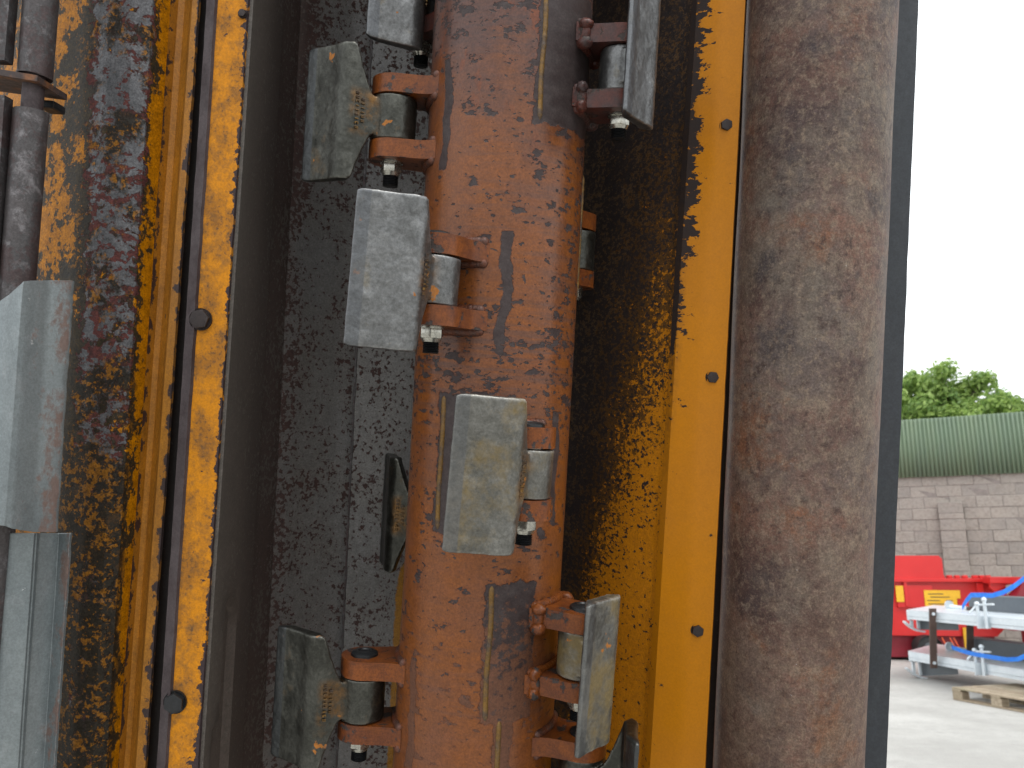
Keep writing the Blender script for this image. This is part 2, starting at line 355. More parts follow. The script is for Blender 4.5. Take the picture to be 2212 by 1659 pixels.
def m_hammer(name, lite, dark, rust, rustamt, rough=0.42):
    k = M(name)
    n1 = k.noise(22, 6, .62, seed=1, per=True); n2 = k.noise(70, 7, .68, seed=3, per=True); n3 = k.noise(320, 4, .7, seed=4)
    col = k.mix(k.rng(n1, .36, .64), lite, dark)
    col = k.mix(k.rng(n2, .50, .70, 0, .55), col, tuple(min(1, c*1.7) for c in lite))
    col = k.mix(k.rng(n3, .35, .6, 0.35, 0), col, tuple(c*.5 for c in dark))
    # ochre film
    film = k.rng(k.add(k.mul(k.noise(26, 6, .65, seed=8, per=True), 1), k.mul(n2, .25)), .74-rustamt, .90-rustamt, 0, .8)
    col = k.mix(film, col, rust)
    spot = k.rng(k.noise(52, 5, .55, seed=12, per=True), .675, .69)
    col = k.mix(spot, col, (0.42, 0.15, 0.018))
    # ground bevel near the cutting edge
    bev = k.math('GREATER_THAN', k.sep(0), BEVEL_X) if BEVEL_X else 0.0
    x = k.noise(60, 4, .6, (1, 1, 18), 15)
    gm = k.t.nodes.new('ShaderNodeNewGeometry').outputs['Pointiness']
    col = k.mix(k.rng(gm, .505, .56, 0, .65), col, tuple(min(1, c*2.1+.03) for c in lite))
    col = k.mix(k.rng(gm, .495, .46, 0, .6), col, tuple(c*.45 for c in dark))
    col = k.mix(k.mul(k.attr('bevel'), .75), col, k.mix(x, tuple(lite[q]*.46+(.045, .052, .064)[q] for q in range(3)), tuple(dark[q]*.6+(.03, .034, .042)[q] for q in range(3))))
    lt = k.attr('text')
    col = k.mix(k.mul(lt, k.rng(n2, .42, .62, 0, .7)), col, (0.25, 0.11, 0.015))
    return k.fin(col, k.mixf(k.math('MAXIMUM', film, spot), k.mixf(n2, rough-.14, rough+.08), .72), k.mixf(k.math('MAXIMUM', film, spot), .85, .15),
                 k.add(k.mul(n2, 1.0), k.mul(n3, .5)), .5, .0010, gr=.12)
BEVEL_X = None

def m_simple(name, c1, c2, sc=20, rough=.5, metal=0, bs=.2, bd=.002, st=(1, 1, 1), spec=.5, fine=None):
    k = M(name); n1 = k.noise(sc, 6, .62, st, 2); n2 = k.noise(sc*6, 4, .6, st, 4)
    col = k.mix(k.rng(n1, .35, .65), c1, c2)
    col = k.mix(k.rng(n2, .5, .75, 0, .35), col, fine or tuple(c*.6 for c in c2))
    return k.fin(col, rough, metal, k.add(n1, k.mul(n2, .5)), bs, bd, spec)

def m_galv():
    k = M('weathered galvanised flap steel')
    n1 = k.noise(12, 6, .6, (1, .5, 1), 1); n2 = k.noise(70, 7, .7, (1, .6, 1), 3); n3 = k.noise(260, 4, seed=5)
    col = k.mix(k.rng(n1, .35, .65), (0.30, 0.335, 0.34), (0.19, 0.22, 0.23))
    col = k.mix(k.rng(n2, .52, .72, 0, .5), col, (0.38, 0.40, 0.41))
    ru = k.rng(k.add(k.mul(n2, .9), k.mul(n3, .25), k.mul(k.attr('rust'), .17)), .70, .80, 0, .8)
    col = k.mix(ru, col, k.mix(n3, (0.13, 0.075, 0.06), (0.22, 0.11, 0.07)))
    sp = k.rng(k.noise(120, 4, seed=9), .70, .72)
    col = k.mix(sp, col, (0.6, 0.62, 0.62))
    return k.fin(col, k.mixf(ru, .42, .75), k.mixf(ru, .55, .1), k.add(n2, k.mul(n3, .4)), .4, .0008, gr=.12)

def m_sleeve():
    k = M('scuffed grey hinge sleeve')
    n1 = k.noise(25, 6, .6, seed=1); n2 = k.noise(75, 7, .72, seed=3, dist=.5); n3 = k.noise(260, 4, seed=5)
    col = k.mix(k.rng(n1, .4, .6), (0.085, 0.075, 0.075), (0.055, 0.060, 0.062))
    col = k.mix(k.rng(n2, .52, .64, 0, .8), col, (0.23, 0.215, 0.22))
    col = k.mix(k.rng(k.add(n1, k.mul(n3, .4)), .66, .76, 0, .7), col, (0.075, 0.042, 0.040))
    col = k.mix(k.rng(n3, .58, .7, 0, .5), col, (0.06, 0.03, 0.028))
    return k.fin(col, .5, .35, k.add(n2, k.mul(n3, .4)), .5, .001)

MT = dict(
  yclean=m_yellow_clean(), ymott=m_yellow_mottled(), hood=m_hood(), valley=m_valley(),
  bar=m_rust_gap_shade('brown worn bar edge', (0.080, 0.060, 0.062), (0.038, 0.022, 0.023)), gap_shade=m_rust_gap_shade('black slot', (0.016, 0.012, 0.011), (0.012, 0.008, 0.007)),  # bar is worn rusty steel; the black one paints shade in the gaps
  inner=m_inner(), innerr=m_inner_right(), roller=m_roller(), rotor=m_rotor(), lug=m_lug(), lugd=m_lug('purple grey worn lug paint', True),
  weldd=m_weld('dark weld', (0.085, 0.07, 0.062), (0.05, 0.035, 0.03)), weldy=m_weld('ochre weld seam', (0.22, 0.115, 0.02), (0.10, 0.07, 0.05)),
  weldo=m_weld('painted weld', (0.17, 0.045, 0.014), (0.10, 0.048, 0.035)),
  ham_a=m_hammer('grey forged hammer steel', (0.25, 0.252, 0.25), (0.140, 0.141, 0.138), (0.18, 0.125, 0.03), .02),
  ham_b=m_hammer('dark oily hammer steel', (0.115, 0.115, 0.100), (0.050, 0.050, 0.042), (0.16, 0.085, 0.018), .03, .36),
  ham_c=m_hammer('ochre stained hammer steel', (0.25, 0.245, 0.225), (0.155, 0.15, 0.13), (0.19, 0.125, 0.028), .16),
  zinc=m_simple('zinc plated nut', (0.62, 0.60, 0.52), (0.42, 0.42, 0.38), 60, .24, .85, .2, .0005),
  blackst=m_simple('black bolt steel', (0.020, 0.022, 0.024), (0.035, 0.036, 0.038), 60, .38, .4, .2, .0005),
  bolt_ru=m_simple('rusty bolt head', (0.045, 0.03, 0.026), (0.028, 0.02, 0.02), 120, .6, .2, .6, .001),
  strip=m_simple('black plastic coated strip', (0.021, 0.026, 0.033), (0.028, 0.033, 0.041), 12, .48, 0, .2, .001, (1, .3, 1), fine=(0.06, .065, .07)),
  galv=m_galv(), sleeve=m_sleeve(),
)

# ------------------------------------------------------------------ long profiles of the flail head
U0, U1 = -0.80, 0.60        # how far the head runs down and up from the middle of the picture
def edge_line(xt, xb, Dt, Db=None):
    a = mp(xt, 0, Dt); b = mp(xb, 1659, Db or Dt)
    def f(u):
        t = (u-a.y)/(b.y-a.y); return a + (b-a)*t
    return f
def profile(name, pts, m, parent, thick=0.006, nu=60, attrs=None, wav=0.0004, sub=1, jag=None, smooth=True, back=True, u0=None, u1=None):
    """pts: (x at top of photo, x at bottom, depth).  One bent sheet running along the head."""
    P = []
    for i in range(len(pts)-1):
        for s in range(sub):
            t = s/sub; P.append([pts[i][k]*(1-t)+pts[i+1][k]*t for k in range(len(pts[i]))])
    P.append(list(pts[-1])); L = [edge_line(*p[:3]) for p in P]
    lo = U0 if u0 is None else u0; hi = U1 if u1 is None else u1
    verts = []; n = len(P); info = []
    for j in range(nu+1):
        u = lo + (hi-lo)*j/nu
        q = [f(u) for f in L]
        for i in range(n):
            p = q[i].copy()
            p.z += wav*mnoise.noise(Vector((p.x*14, u*11, 3.3)))
            if jag and i in jag: p.x += jag[i]*(mnoise.noise(Vector((u*40, i*5., 1.)))+.6*mnoise.noise(Vector((u*150, i*5., 2.))))
            verts.append(p); info.append((i/(n-1), u, p))
        if back:
            for i in range(n):
                a = q[max(i-1, 0)]; b = q[min(i+1, n-1)]; d = (b-a); nn = Vector((d.z, 0, -d.x)).normalized()
                if nn.z > 0 : nn = -nn
                if abs(d.x) < 1e-5: nn = Vector((0, 0, -1))
                verts.append(verts[j*(2*n)+i] + nn*thick); info.append((i/(n-1), u, q[i]))
    w_ = 2*n if back else n; F = []
    for j in range(nu):
        for i in range(n-1):
            F.append((j*w_+i, j*w_+i+1, (j+1)*w_+i+1, (j+1)*w_+i))
            if back: F.append((j*w_+n+i+1, j*w_+n+i, (j+1)*w_+n+i, (j+1)*w_+n+i+1))
        if back:
            F.append((j*w_+n, j*w_, (j+1)*w_, (j+1)*w_+n)); F.append((j*w_+n-1, j*w_+2*n-1, (j+1)*w_+2*n-1, (j+1)*w_+n-1))
    if back:
        for i in range(n-1):
            F.append((i+1, i, n+i, n+i+1)); o_ = nu*w_; F.append((o_+i, o_+i+1, o_+n+i+1, o_+n+i))
    me = bpy.data.meshes.new(name); me.from_pydata(verts, [], F); me.update()
    for an, fn in (attrs or {}).items():
        A = me.attributes.new(an, 'FLOAT', 'POINT'); A.data.foreach_set('value', [fn(*x) for x in info])
    o = link(name, me, m, parent)
    if smooth: shade(me, 0.5)
    return o
def ss(x, a, b):
    t = max(0, min(1, (x-a)/(b-a))); return t*t*(3-2*t)

head = thing('flail_mower', 'worn yellow open flail mower head standing on end, orange brown rotor inside it', 'mower head', MACH)

# outer hood panel, curved
profile('hood_panel', [(-140, -250, .90), (-20, -110, .85), (60, -20, .815), (130, 55, .79), (190, 115, .773), (240, 160, .765), (290, 200, .764), (330, 230, .772), (369, 255, .79)],
        MT['hood'], head, sub=5, nu=160, wav=.0016,
        attrs={'wear': lambda s, u, p: ss(s, .44, .60)*(1-ss(s, .86, .955))*(1.0+.25*max(0, u)/.36) - .08*ss(-u, .05, .3),
               'grime': lambda s, u, p: (.34+.66*ss(s, .38, .60)-.12*ss(abs(s-.40), .06, 0))*(1-ss(s, .84, 1.0))})
profile('hood_fold', [(369, 255, .7905), (386, 268, .800), (400, 279, .803), (412, 288, .795)], MT['valley'], head, sub=3, nu=80, wav=.0006,
        attrs={'wear': lambda s, u, p: 1-ss(s, 0, .4)})
profile('inner_ledge', [(412.6, 288.6, .7935), (416, 293, .783), (429, 313, .782)], MT['valley'], head, thick=.004, nu=120, jag={2: .0006}, attrs={'wear': lambda s, u, p: ss(s, .5, 1)})
profile('gap_shade_strip', [(425, 309, .800), (452, 344, .800)], MT['gap_shade'], head, thick=.004)  # near-black colour stands in for shade in the recess beside the bar
profile('wear_bar', [(446.5, 338, .752), (464.5, 356.5, .748)], MT['bar'], head, thick=.030, nu=300, jag={0: .0004, 1: .00045})
profile('left_flange', [(464, 355, .7515), (500, 390, .751), (536, 427, .7515)], MT['ymott'], head, sub=4, nu=160, thick=.006, wav=.0006, jag={8: .0004},
        attrs={'wear': lambda s, u, p: ss(s, .82, 1)+.5*ss(-u, .1, .4)*ss(s, .3, 1)})
# inside of the hood
profile('inner_wall', [(533, 424, .757), (575, 480, .83), (610, 520, .90), (652, 568, .955)], MT['inner'], head, sub=4, nu=60, attrs={'wear': lambda s, u, p: 0.02+.22*s, 'yellow': lambda s, u, p: 0})
profile('inner_plate', [(650, 566, .953), (700, 620, .972), (765, 690, .992), (808, 728, 1.0)], MT['inner'], head, sub=4, nu=60,
        attrs={'wear': lambda s, u, p: .45+.5*ss(s, 0, .4)*(1-.5*ss(s, .75, 1))-.25*ss(u, .1, .4), 'yellow': lambda s, u, p: 0}, wav=.001)
profile('inner_plate', [(806.5, 726.5, .996), (900, 820, 1.0), (1000, 920, 1.005), (1120, 1040, 1.01)], MT['inner'], head, sub=4, nu=60,
        attrs={'wear': lambda s, u, p: .9-.2*ss(u, .1, .4), 'yellow': lambda s, u, p: ss(s, .33, .42)*ss(-u, .15, .27)*.8}, wav=.001)
profile('inner_back', [(1120, 1040, 1.01), (1215, 1130, .975), (1290, 1190, .935), (1360, 1260, .895), (1425, 1325, .862), (1484, 1384, .836), (1494, 1392, .8305)], MT['innerr'], head, sub=6, nu=110, wav=.0012,
        attrs={'wear': lambda s, u, p: .06 + .98*ss(-u, -.42, .40)*ss(s, .22, .90-.25*ss(-u, .0, .3)) + .10*ss(s, .4, .8)})
profile('right_flange', [(1494, 1392, .8298), (1506, 1404, .822), (1560, 1468, .808), (1610, 1523, .80)], MT['yclean'], head, sub=5, nu=160, wav=.0004, jag={15: .0004},
        attrs={'wear': lambda s, u, p: .12+(1-ss(s, .2, .75))*(.12+.6*ss(u, -.10, .2)), 'dirt': lambda s, u, p: (1-ss(s, .25, .55))*ss(u, -.25, .1), 'edge': lambda s, u, p: (1-ss(s, .18, .56))*ss(u, -.06, .09)})
profile('gap_backing', [(1606, 1519, .822), (1660, 1573, .826)], MT['gap_shade'], head, thick=.004)  # added backing plate, coloured black as the shaded gap beside the roller
profile('plate_edge', [(804, 724.5, .9935), (808, 728.0, .9935)], MT['sleeve'], head, thick=.002, nu=200, jag={0: .0012, 1: .0012})
# end plates
for u in (U0-.004, U1+.004):
    bm = bmesh.new(); pts = []
    for (xt, xb, D) in [(-140, -250, .90), (130, 55, .80), (369, 255, .79), (464, 355, .748), (536, 427, .75), (1503, 1399, .80), (1612, 1525, .80), (1612, 1525, .86), (1290, 1200, 1.03), (800, 720, 1.03), (560, 480, 1.0), (300, 200, .98)]:
        q = edge_line(xt, xb, D)(u); pts.append((q.x, q.z))
    prism(bm, pts, u-.004, u+.004, 'y'); obj('end_plate', bm, MT['valley'], head)

def hexbolt(name, m, p, r, h, parent, rot=0, dome=False, axis='z', label=None):
    bm = bmesh.new()
    pts = [(r*cos(rot+i*pi/3), r*sin(rot+i*pi/3)) for i in range(6)]
    prism(bm, pts, 0, h)
    if dome:
        cyl(bm, (0, 0, h-.0005), (0, 0, h+.0008), r*.8, r*.45, 20)
    cyl(bm, (0, 0, -.0008), (0, 0, .0008), r*1.12, n=24)
    o = obj(name, bm, m, parent, Matrix.Translation(p), smooth=True, bevel=r*.10, seg=2)
    if label: o['label'] = label
    return o
def on_flange(px, py, D):
    q = mp(px, py, D); return q
for px, py in ((1568, 272), (1538, 815), (1506, 1361)):
    hexbolt('flange_bolt', MT['bolt_ru'], mp(px, py, .807), .0058, .005, head, rot=.3+px)
hexbolt('flange_bolt', MT['bolt_ru'], mp(434, 690, .750), .0090, .006, head, rot=.2, label='rust brown hexagon bolt on the mottled flange')
hexbolt('flange_bolt', MT['blackst'], mp(379, 1516, .750), .0092, .006, head, rot=.5, label='newer black hexagon bolt on the mottled flange')
hexbolt('flange_bolt', MT['bolt_ru'], mp(524, 30, .750), .0035, .003, head)

# ------------------------------------------------------------------ roller and strip beyond it
def wobble_tube(name, f, r, m, parent, n=72, nu=120, attrs=None, u0=U0, u1=U1, dent=.0005):
    V = []; I = []
    for j in range(nu+1):
        u = u0+(u1-u0)*j/nu; c = f(u)
        for i in range(n):
            a = 2*pi*i/n; d = Vector((sin(a), 0, cos(a)))
            rr = r + dent*mnoise.noise(Vector((sin(a)*2.2, u*9, cos(a)*2.2)))
            V.append(c + d*rr); I.append((a, u))
    F = [(j*n+i, j*n+(i+1) % n, (j+1)*n+(i+1) % n, (j+1)*n+i) for j in range(nu) for i in range(n)]
    F.append(tuple(range(n))[::-1]); F.append(tuple(nu*n+i for i in range(n)))
    me = bpy.data.meshes.new(name); me.from_pydata(V, [], F); me.update()
    for an, fn in (attrs or {}).items():
        A = me.attributes.new(an, 'FLOAT', 'POINT'); A.data.foreach_set('value', [fn(*x) for x in I])
    o = link(name, me, m, parent); shade(me, .8); return o
rroll = thing('rear_roller', 'brown rusty steel roller tube beside the right yellow flange', 'roller', MACH)
wobble_tube('roller_tube', edge_line(1773, 1699, .80), .0686, MT['roller'], rroll, n=90, nu=140, u0=U0+.02, u1=U1-.02, dent=.0009)
for u in (U0+.01, U1-.01):
    bm = bmesh.new(); c = edge_line(1773, 1699, .80)(u); cyl(bm, c-Vector((0, .016, 0)), c+Vector((0, .016, 0)), .02); obj('stub_shaft', bm, MT['bolt_ru'], rroll, smooth=True)
st = profile('rubber_strip', [(1880, 1818, .812), (1984, 1915, .812)], MT['strip'], None, thick=.012, nu=160, jag={1: .0004}, wav=.001)
st.matrix_world = MACH; tag(st, 'narrow blue black strip along the outer edge of the rusty roller', 'strip')

# ------------------------------------------------------------------ rotor
RT = 0.0735
FL = [  # u, lug angle, hammer angle, tilt, material, label, show bare patch (dtheta0, dtheta1)
 (.2345, -80, -56, 1.0, 'ham_b', 'dark oily hammer flail, second from the top on the left of the rotor', (-52, -44)),
 (.0820, -29, -14, 2.2, 'ham_a', 'pale blue grey hammer flail left of centre with its cutting face to the viewer', (-52, -46)),
 (-.0700, 19, -15, 2.2, 'ham_c', 'ochre stained hammer flail standing right in front of the rotor tube', (-52, -38)),
 (-.2287, 60, 29, 1.6, 'ham_c', 'grey hammer flail with orange spots, lower right, covering the ends of its lugs', (-52, -22)),
 (-.2923, -83, -56, .5, 'ham_b', 'dark hammer flail with bright rust spots, lower left of the rotor', (-52, -46)),
 (-.3440, 70, 60, 1.0, 'ham_b', 'dark hammer flail cut by the bottom picture edge, right of the rotor', (-52, -46)),
 (.3720, -120, 2, .6, 'ham_a', 'pale hammer flail at the top edge with one round rust spot, left of the rotor', (-52, -46)),
 (.2856, 75, 30, .6, 'ham_a', 'pale grey hammer flail at the top right with streaks of rust', (-52, 10)),
 (.1400, 135, -150, 0, 'ham_b', 'hammer flail mostly hidden behind the right side of the rotor', (-52, -46)),
 (-.1430, -148, -97, 0, 'ham_b', 'black hammer flail peeping out behind the left side of the rotor', (-52, -46)),
]
def angd(a, b):
    d = (a-b+180) % 360-180; return d
def rot_attr(kind):
    def f(a, u):
        th = (math.degrees(a)+180) % 360-180
        if kind == 'bare':
            best = 0
            for (fu, ph, ps, ti, mt, lb, pr) in FL:
                s0, s1 = pr; c = (s0+s1)/2; hw = (s1-s0)/2*pi/180*RT
                ds = abs(angd(th, ph+c))*pi/180*RT - hw - .001; du = abs(u-fu) - .056
                best = max(best, 1-max(0, max(ds, du)+.002)/.012)
                ds = abs(angd(th, ph+35+5*mnoise.noise(Vector((u*30, fu*9, 0)))))*pi/180*RT - .0022 - .0018*mnoise.noise(Vector((u*70, fu*5, 3))); du = abs(u-fu) - .046
                best = max(best, (1-max(0, max(ds, du))/.006)*.9)
                ds = abs(angd(th, ph))*pi/180*RT - .020; du = min(abs(u-fu-.029), abs(u-fu+.029)) - .012
                best = max(best, (1-max(0, max(ds, du))/.005)*.62)
            return best
        if kind == 'rust':
            return ss(-u, .1, .3)
        # dirt: how scuffed
        d = .45 + .55*ss(u, .26, .34) + .35*math.exp(-((u-.035)/.035)**2) + .30*math.exp(-((u+.005)/.03)**2) - .35*ss(-u, .28, .34) - .25*math.exp(-((u+.17)/.03)**2)
        d += .25*ss(sin(radians(th)), .2, .9)*ss(u, 0, .1) - .6*ss(-sin(radians(th)), .35, .7)*ss(u, .10, .14)*(1-ss(u, .22, .3))
        return max(0, min(1.3, d))
    return f
rotor = thing('flail_rotor', 'orange brown rotor tube with chipped paint and welded lugs, running down the middle', 'rotor', MACH)
wobble_tube('rotor_tube', lambda u: Vector((0, u, 0)), RT, MT['rotor'], rotor, n=200, nu=520, u0=-.60, u1=.58, dent=.0006, attrs={k: rot_attr(k) for k in ('bare', 'rust', 'dirt')})
for u0, u1 in ((-.79, -.60), (.58, .595)):
    bm = bmesh.new(); cyl(bm, (0, u0, 0), (0, u1, 0), .03); obj('stub_shaft', bm, MT['bolt_ru'], rotor, smooth=True)

RB = 0.105; LT = 0.0165; GAP = 0.029
def lug_mesh():
    bm = bmesh.new(); pts = []        # plan: x tangential, y radial -> extruded along rotor
    rw = .0225
    pts += [(-.030, RT-.006), (-.0262, RT-.0005), (-.0240, RT+.005), (-.0230, RT+.012), (-rw, RB-.006)]
    for k in range(0, 13):
        a = pi - pi*k/12; pts.append((rw*cos(a), RB + rw*sin(a)*.93))
    pts += [(rw, RB-.006), (.0230, RT+.012), (.0240, RT+.005), (.0262, RT-.0005), (.030, RT-.006)]
    prism(bm, pts, -LT/2, LT/2)
    es = [e for e in bm.edges if e.calc_face_angle(0) > 0.9]
    bmesh.ops.bevel(bm, geom=es, offset=.0022, segments=3, profile=.5, affect='EDGES', clamp_overlap=True)
    bmesh.ops.subdivide_edges(bm, edges=[e for e in bm.edges if e.calc_length() > .02], cuts=2)
    bmesh.ops.recalc_face_normals(bm, faces=bm.faces)
    me = bpy.data.meshes.new('lug'); bm.to_mesh(me); bm.free(); me.materials.append(MT['lug']); shade(me, .7); return me
def weld_mesh(seed, ks=1.0):
    rd = random.Random(seed); bm = bmesh.new()
    for sx in (-1, 1):
        for sz in (-1, 1):
            if ks < 1: continue
            r = bmesh.ops.create_icosphere(bm, subdivisions=3, radius=1)
            c = Vector((sx*.0255+rd.uniform(-.001, .001), RT+.001, sz*(LT/2)+rd.uniform(-.001, .001)))
            sc = Vector((rd.uniform(.0055, .0075), rd.uniform(.005, .008), rd.uniform(.005, .0065)))*ks
            for v in r['verts']:
                q = v.co.copy(); k = 1+.18*mnoise.noise(q*2.5+Vector((seed, sx, sz))); v.co = Vector((q.x*sc.x*k, q.y*sc.y*k, q.z*sc.z*k))+c
        if ks < 1: continue
        r = bmesh.ops.create_uvsphere(bm, u_segments=16, v_segments=8, radius=1)
        for v in r['verts']: v.co = Vector((v.co.x*.0035+sx*.0255, v.co.y*.006*ks+RT, v.co.z*LT*.6))
    for sz in (-1, 1):
        n = 41
        for i in range(n):
            t = -1+2*i/(n-1)
            r = bmesh.ops.create_icosphere(bm, subdivisions=2, radius=.0044*rd.uniform(.94, 1.06))
            for v in r['verts']: v.co += Vector((t*.024, RT-.0005 - (t*.024)**2/(2*RT), sz*(LT/2+.0008)))
    me = bpy.data.meshes.new('weld_bead'); bm.to_mesh(me); bm.free(); me.materials.append(MT['weldo']); shade(me, 1.0); return me
def seam_mesh(seed, L=.115, wd=.0024):
    bm = bmesh.new(); n = 60; rings = []
    for j in range(n+1):
        u = -L/2+L*j/n; k = 1+.25*mnoise.noise(Vector((u*260, seed, 0))); e = min(1, (L/2-abs(u))/.004+.25)
        off = .0015*mnoise.noise(Vector((u*22, seed*3., 4)))
        rings.append([bm.verts.new((off+wd*k*e*cos(a), RT-.0004+.0019*k*e*sin(a), u)) for a in [pi*i/8 for i in range(9)]])
    for j in range(n):
        for i in range(8): bm.faces.new((rings[j][i], rings[j][i+1], rings[j+1][i+1], rings[j+1][i]))
    me = bpy.data.meshes.new('weld_seam'); bm.to_mesh(me); bm.free(); me.materials.append(MT['weldy']); shade(me, 1.2); return me
# frames: local (x tangential, y radial, z along rotor)
def loc(ph, u=0):
    a = radians(ph); rad = Vector((sin(a), 0, cos(a))); tan = Vector((cos(a), 0, -sin(a))); ax = Vector((0, 1, 0))
    m = Matrix((tan, rad, -ax)).transposed().to_4x4()   # right handed: tan x rad = -ax
    m.translation = Vector((0, u, 0)); return m
LUG = lug_mesh(); WELDS = [weld_mesh(i, .62) for i in range(4)]; KNOBS = [weld_mesh(7+i, 1.0) for i in range(2)]; SEAMS = [seam_mesh(i) for i in range(4)]
for i, (u, ph, ps, ti, mt, lb, pr) in enumerate(FL):
    for s in (-1, 1):
        l = link('lug', LUG, None, rotor, loc(ph+random.uniform(-1, 1), u+s*GAP))
        l.rotation_euler.rotate_axis('Z', 0)
        wb = link('weld_bead', (KNOBS[(s > 0)*1] if i in (3, 7) else WELDS[(i*2+(s > 0)) % 4]), None, rotor, loc(ph, u+s*GAP))
        if i in (6, 7):
            for o_ in (l, wb): o_.material_slots[0].link = 'OBJECT'; o_.material_slots[0].material = MT['lugd']
        if i == 3: wb.material_slots[0].link = 'OBJECT'; wb.material_slots[0].material = MT['lug']
    link('weld_seam', SEAMS[i % 4], None, rotor, loc(ph-52, u))

# ------------------------------------------------------------------ hammer flails
def hammer_mesh():
    """x tangential, y out of the pivot, z along the bolt.  Built solid, then remeshed to a rounded forging."""
    bm = bmesh.new()
    R, H = .0205, .0400
    cyl(bm, (0, 0, -H/2), (0, 0, H/2), R, n=48)
    # centre line in plan
    pts = []; arm = .0415; bend = radians(-68); rb = .0095
    S = [(Vector((-.004, .002)), radians(90)), (Vector((-.0035, .010)), radians(89)), (Vector((-.003, .016)), radians(88)), (Vector((-.003, .020)), radians(89)), (Vector((-.0027, .024)), radians(90)), (Vector((-.0024, .028)), radians(90)), (Vector((-.0022, .032)), radians(91)), (Vector((-.0021, .0355)), radians(91)), (Vector((-.002, arm-.002)), radians(92))]
    p = S[-1][0].copy(); a0 = radians(92)
    for k in range(1, 8):
        a = a0 + (-bend)*k/7; p = p + Vector((cos(a), sin(a)))*(rb*abs(bend)/7); S.append((p.copy(), a))
    aend = S[-1][1]
    for k in range(1, 7): 
        a = aend - radians(.8)*k; p = p + Vector((cos(a), sin(a)))*(.0405/6); S.append((p.copy(), a))
    n = len(S); L = [0]
    for i in range(1, n): L.append(L[-1]+(S[i][0]-S[i-1][0]).length)
    rings = []
    for i, (q, a) in enumerate(S):
        l = L[i]
        if l < .0190: hh = .0150
        else: hh = .0150 + (.0605-.0150)*min(1, (l-.0190)/.0195)**1.35
        t = .0125 - .0055*ss(l, .006, .030) - .0018*ss(l, .035, .06)
        rem = L[-1]-l
        if rem < .0115: t = t*(.28+.72*rem/.0115)
        if rem < .004: hh -= .0012*(1-rem/.004)
        nrm = Vector((-sin(a), cos(a)))
        if rem < .0115:                      # bevel ground on the outer face only
            off = nrm*(.0058-t)*(1)
        else: off = Vector((0, 0))
        ring = []
        for sgn, hs in ((1, 1), (1, -1), (-1, -1), (-1, 1)):
            c = q + nrm*t*sgn + off*(-1)
            ring.append(bm.verts.new((c.x, c.y, hs*hh)))
        rings.append(ring)
    for i in range(n-1):
        for k in range(4): bm.faces.new((rings[i][k], rings[i][(k+1) % 4], rings[i+1][(k+1) % 4], rings[i+1][k]))
    bm.faces.new(rings[0][::-1]); bm.faces.new(rings[-1])
    bmesh.ops.recalc_face_normals(bm, faces=bm.faces)
    me = bpy.data.meshes.new('tmp'); bm.to_mesh(me); bm.free()
    o = bpy.data.objects.new('tmp', me); C.objects.link(o)
    r = o.modifiers.new('r', 'REMESH'); r.mode = 'VOXEL'; r.voxel_size = .00115
    s = o.modifiers.new('s', 'SMOOTH'); s.factor = .6; s.iterations = 9
    dg = bpy.context.evaluated_depsgraph_get(); me2 = bpy.data.meshes.new_from_object(o.evaluated_get(dg))
    bpy.data.objects.remove(o); me2.name = 'hammer'
    co = [v.co for v in me2.vertices]
    tipq, tipa = S[-1]; tdir = Vector((cos(tipa), sin(tipa)))
    bev = []; txt = []
    for c in co:
        rem = (tipq - Vector((c.x, c.y))).dot(tdir)
        bev.append(1.0 if -.002 < rem < .0112 and abs(c.x) > .012 else 0.0)
        txt.append(ss(c.y, .016, .024)*(1-ss(c.y, .041, .047))*(1-ss(abs(c.z), .014, .024)) if c.x > -.004 else 0.0)
    # cast surface unevenness
    for v in me2.vertices:
        c = v.co; v.co = c + v.normal*(.00035*mnoise.noise(c*90)+.0002*mnoise.noise(c*260))
    for nme, arr in (('bevel', bev), ('text', txt)):
        A = me2.attributes.new(nme, 'FLOAT', 'POINT'); A.data.foreach_set('value', arr)
    me2.polygons.foreach_set('use_smooth', [True]*len(me2.polygons))
    me2.materials.clear(); me2.materials.append(MT['ham_a'])
    return me2
HM = hammer_mesh()
def letters_mesh():
    bm = bmesh.new(); rd = random.Random(3)
    for row, (y0, n) in enumerate(((.0385, 9), (.0330, 6))):
        for i in range(n):
            z = -.016+.0038*i + (0.005 if row else 0)
            k = rd.choice((0, 1, 2, 3))
            strokes = {0: ((0, 0, 1, 3.4), (0, 1.4, 2, .7)), 1: ((-.6, 0, .7, 3.4), (.7, 0, .7, 3.4)), 2: ((0, 1.3, 2, .7), (0, -1.3, 2, .7), (-.7, 0, .7, 3)), 3: ((0, 0, .8, 3.4),)}[k]
            for (a, b, w_, h_) in strokes:
                box(bm, (.0062, y0+b*.0009, z+a*.0009), (.0012, h_*.0009, w_*.0009))
    me = bpy.data.meshes.new('cast_lettering'); bm.to_mesh(me); bm.free()
    me.materials.append(MT['weldy']); return me
LET = letters_mesh()
def nut_mesh():
    bm = bmesh.new(); r = .0098
    prism(bm, [(r*cos(i*pi/3+.2), r*sin(i*pi/3+.2)) for i in range(6)], 0, .0088)
    es = list(bm.edges); bmesh.ops.bevel(bm, geom=es, offset=.0008, segments=2, profile=.6, affect='EDGES')
    cyl(bm, (0, 0, .0088), (0, 0, .0120), .0088, .0072, 24); cyl(bm, (0, 0, -.0012), (0, 0, .0006), .0105, n=28)
    me = bpy.data.meshes.new('nut'); bmesh.ops.recalc_face_normals(bm, faces=bm.faces); bm.to_mesh(me); bm.free(); me.materials.append(MT['zinc']); shade(me, .6); return me
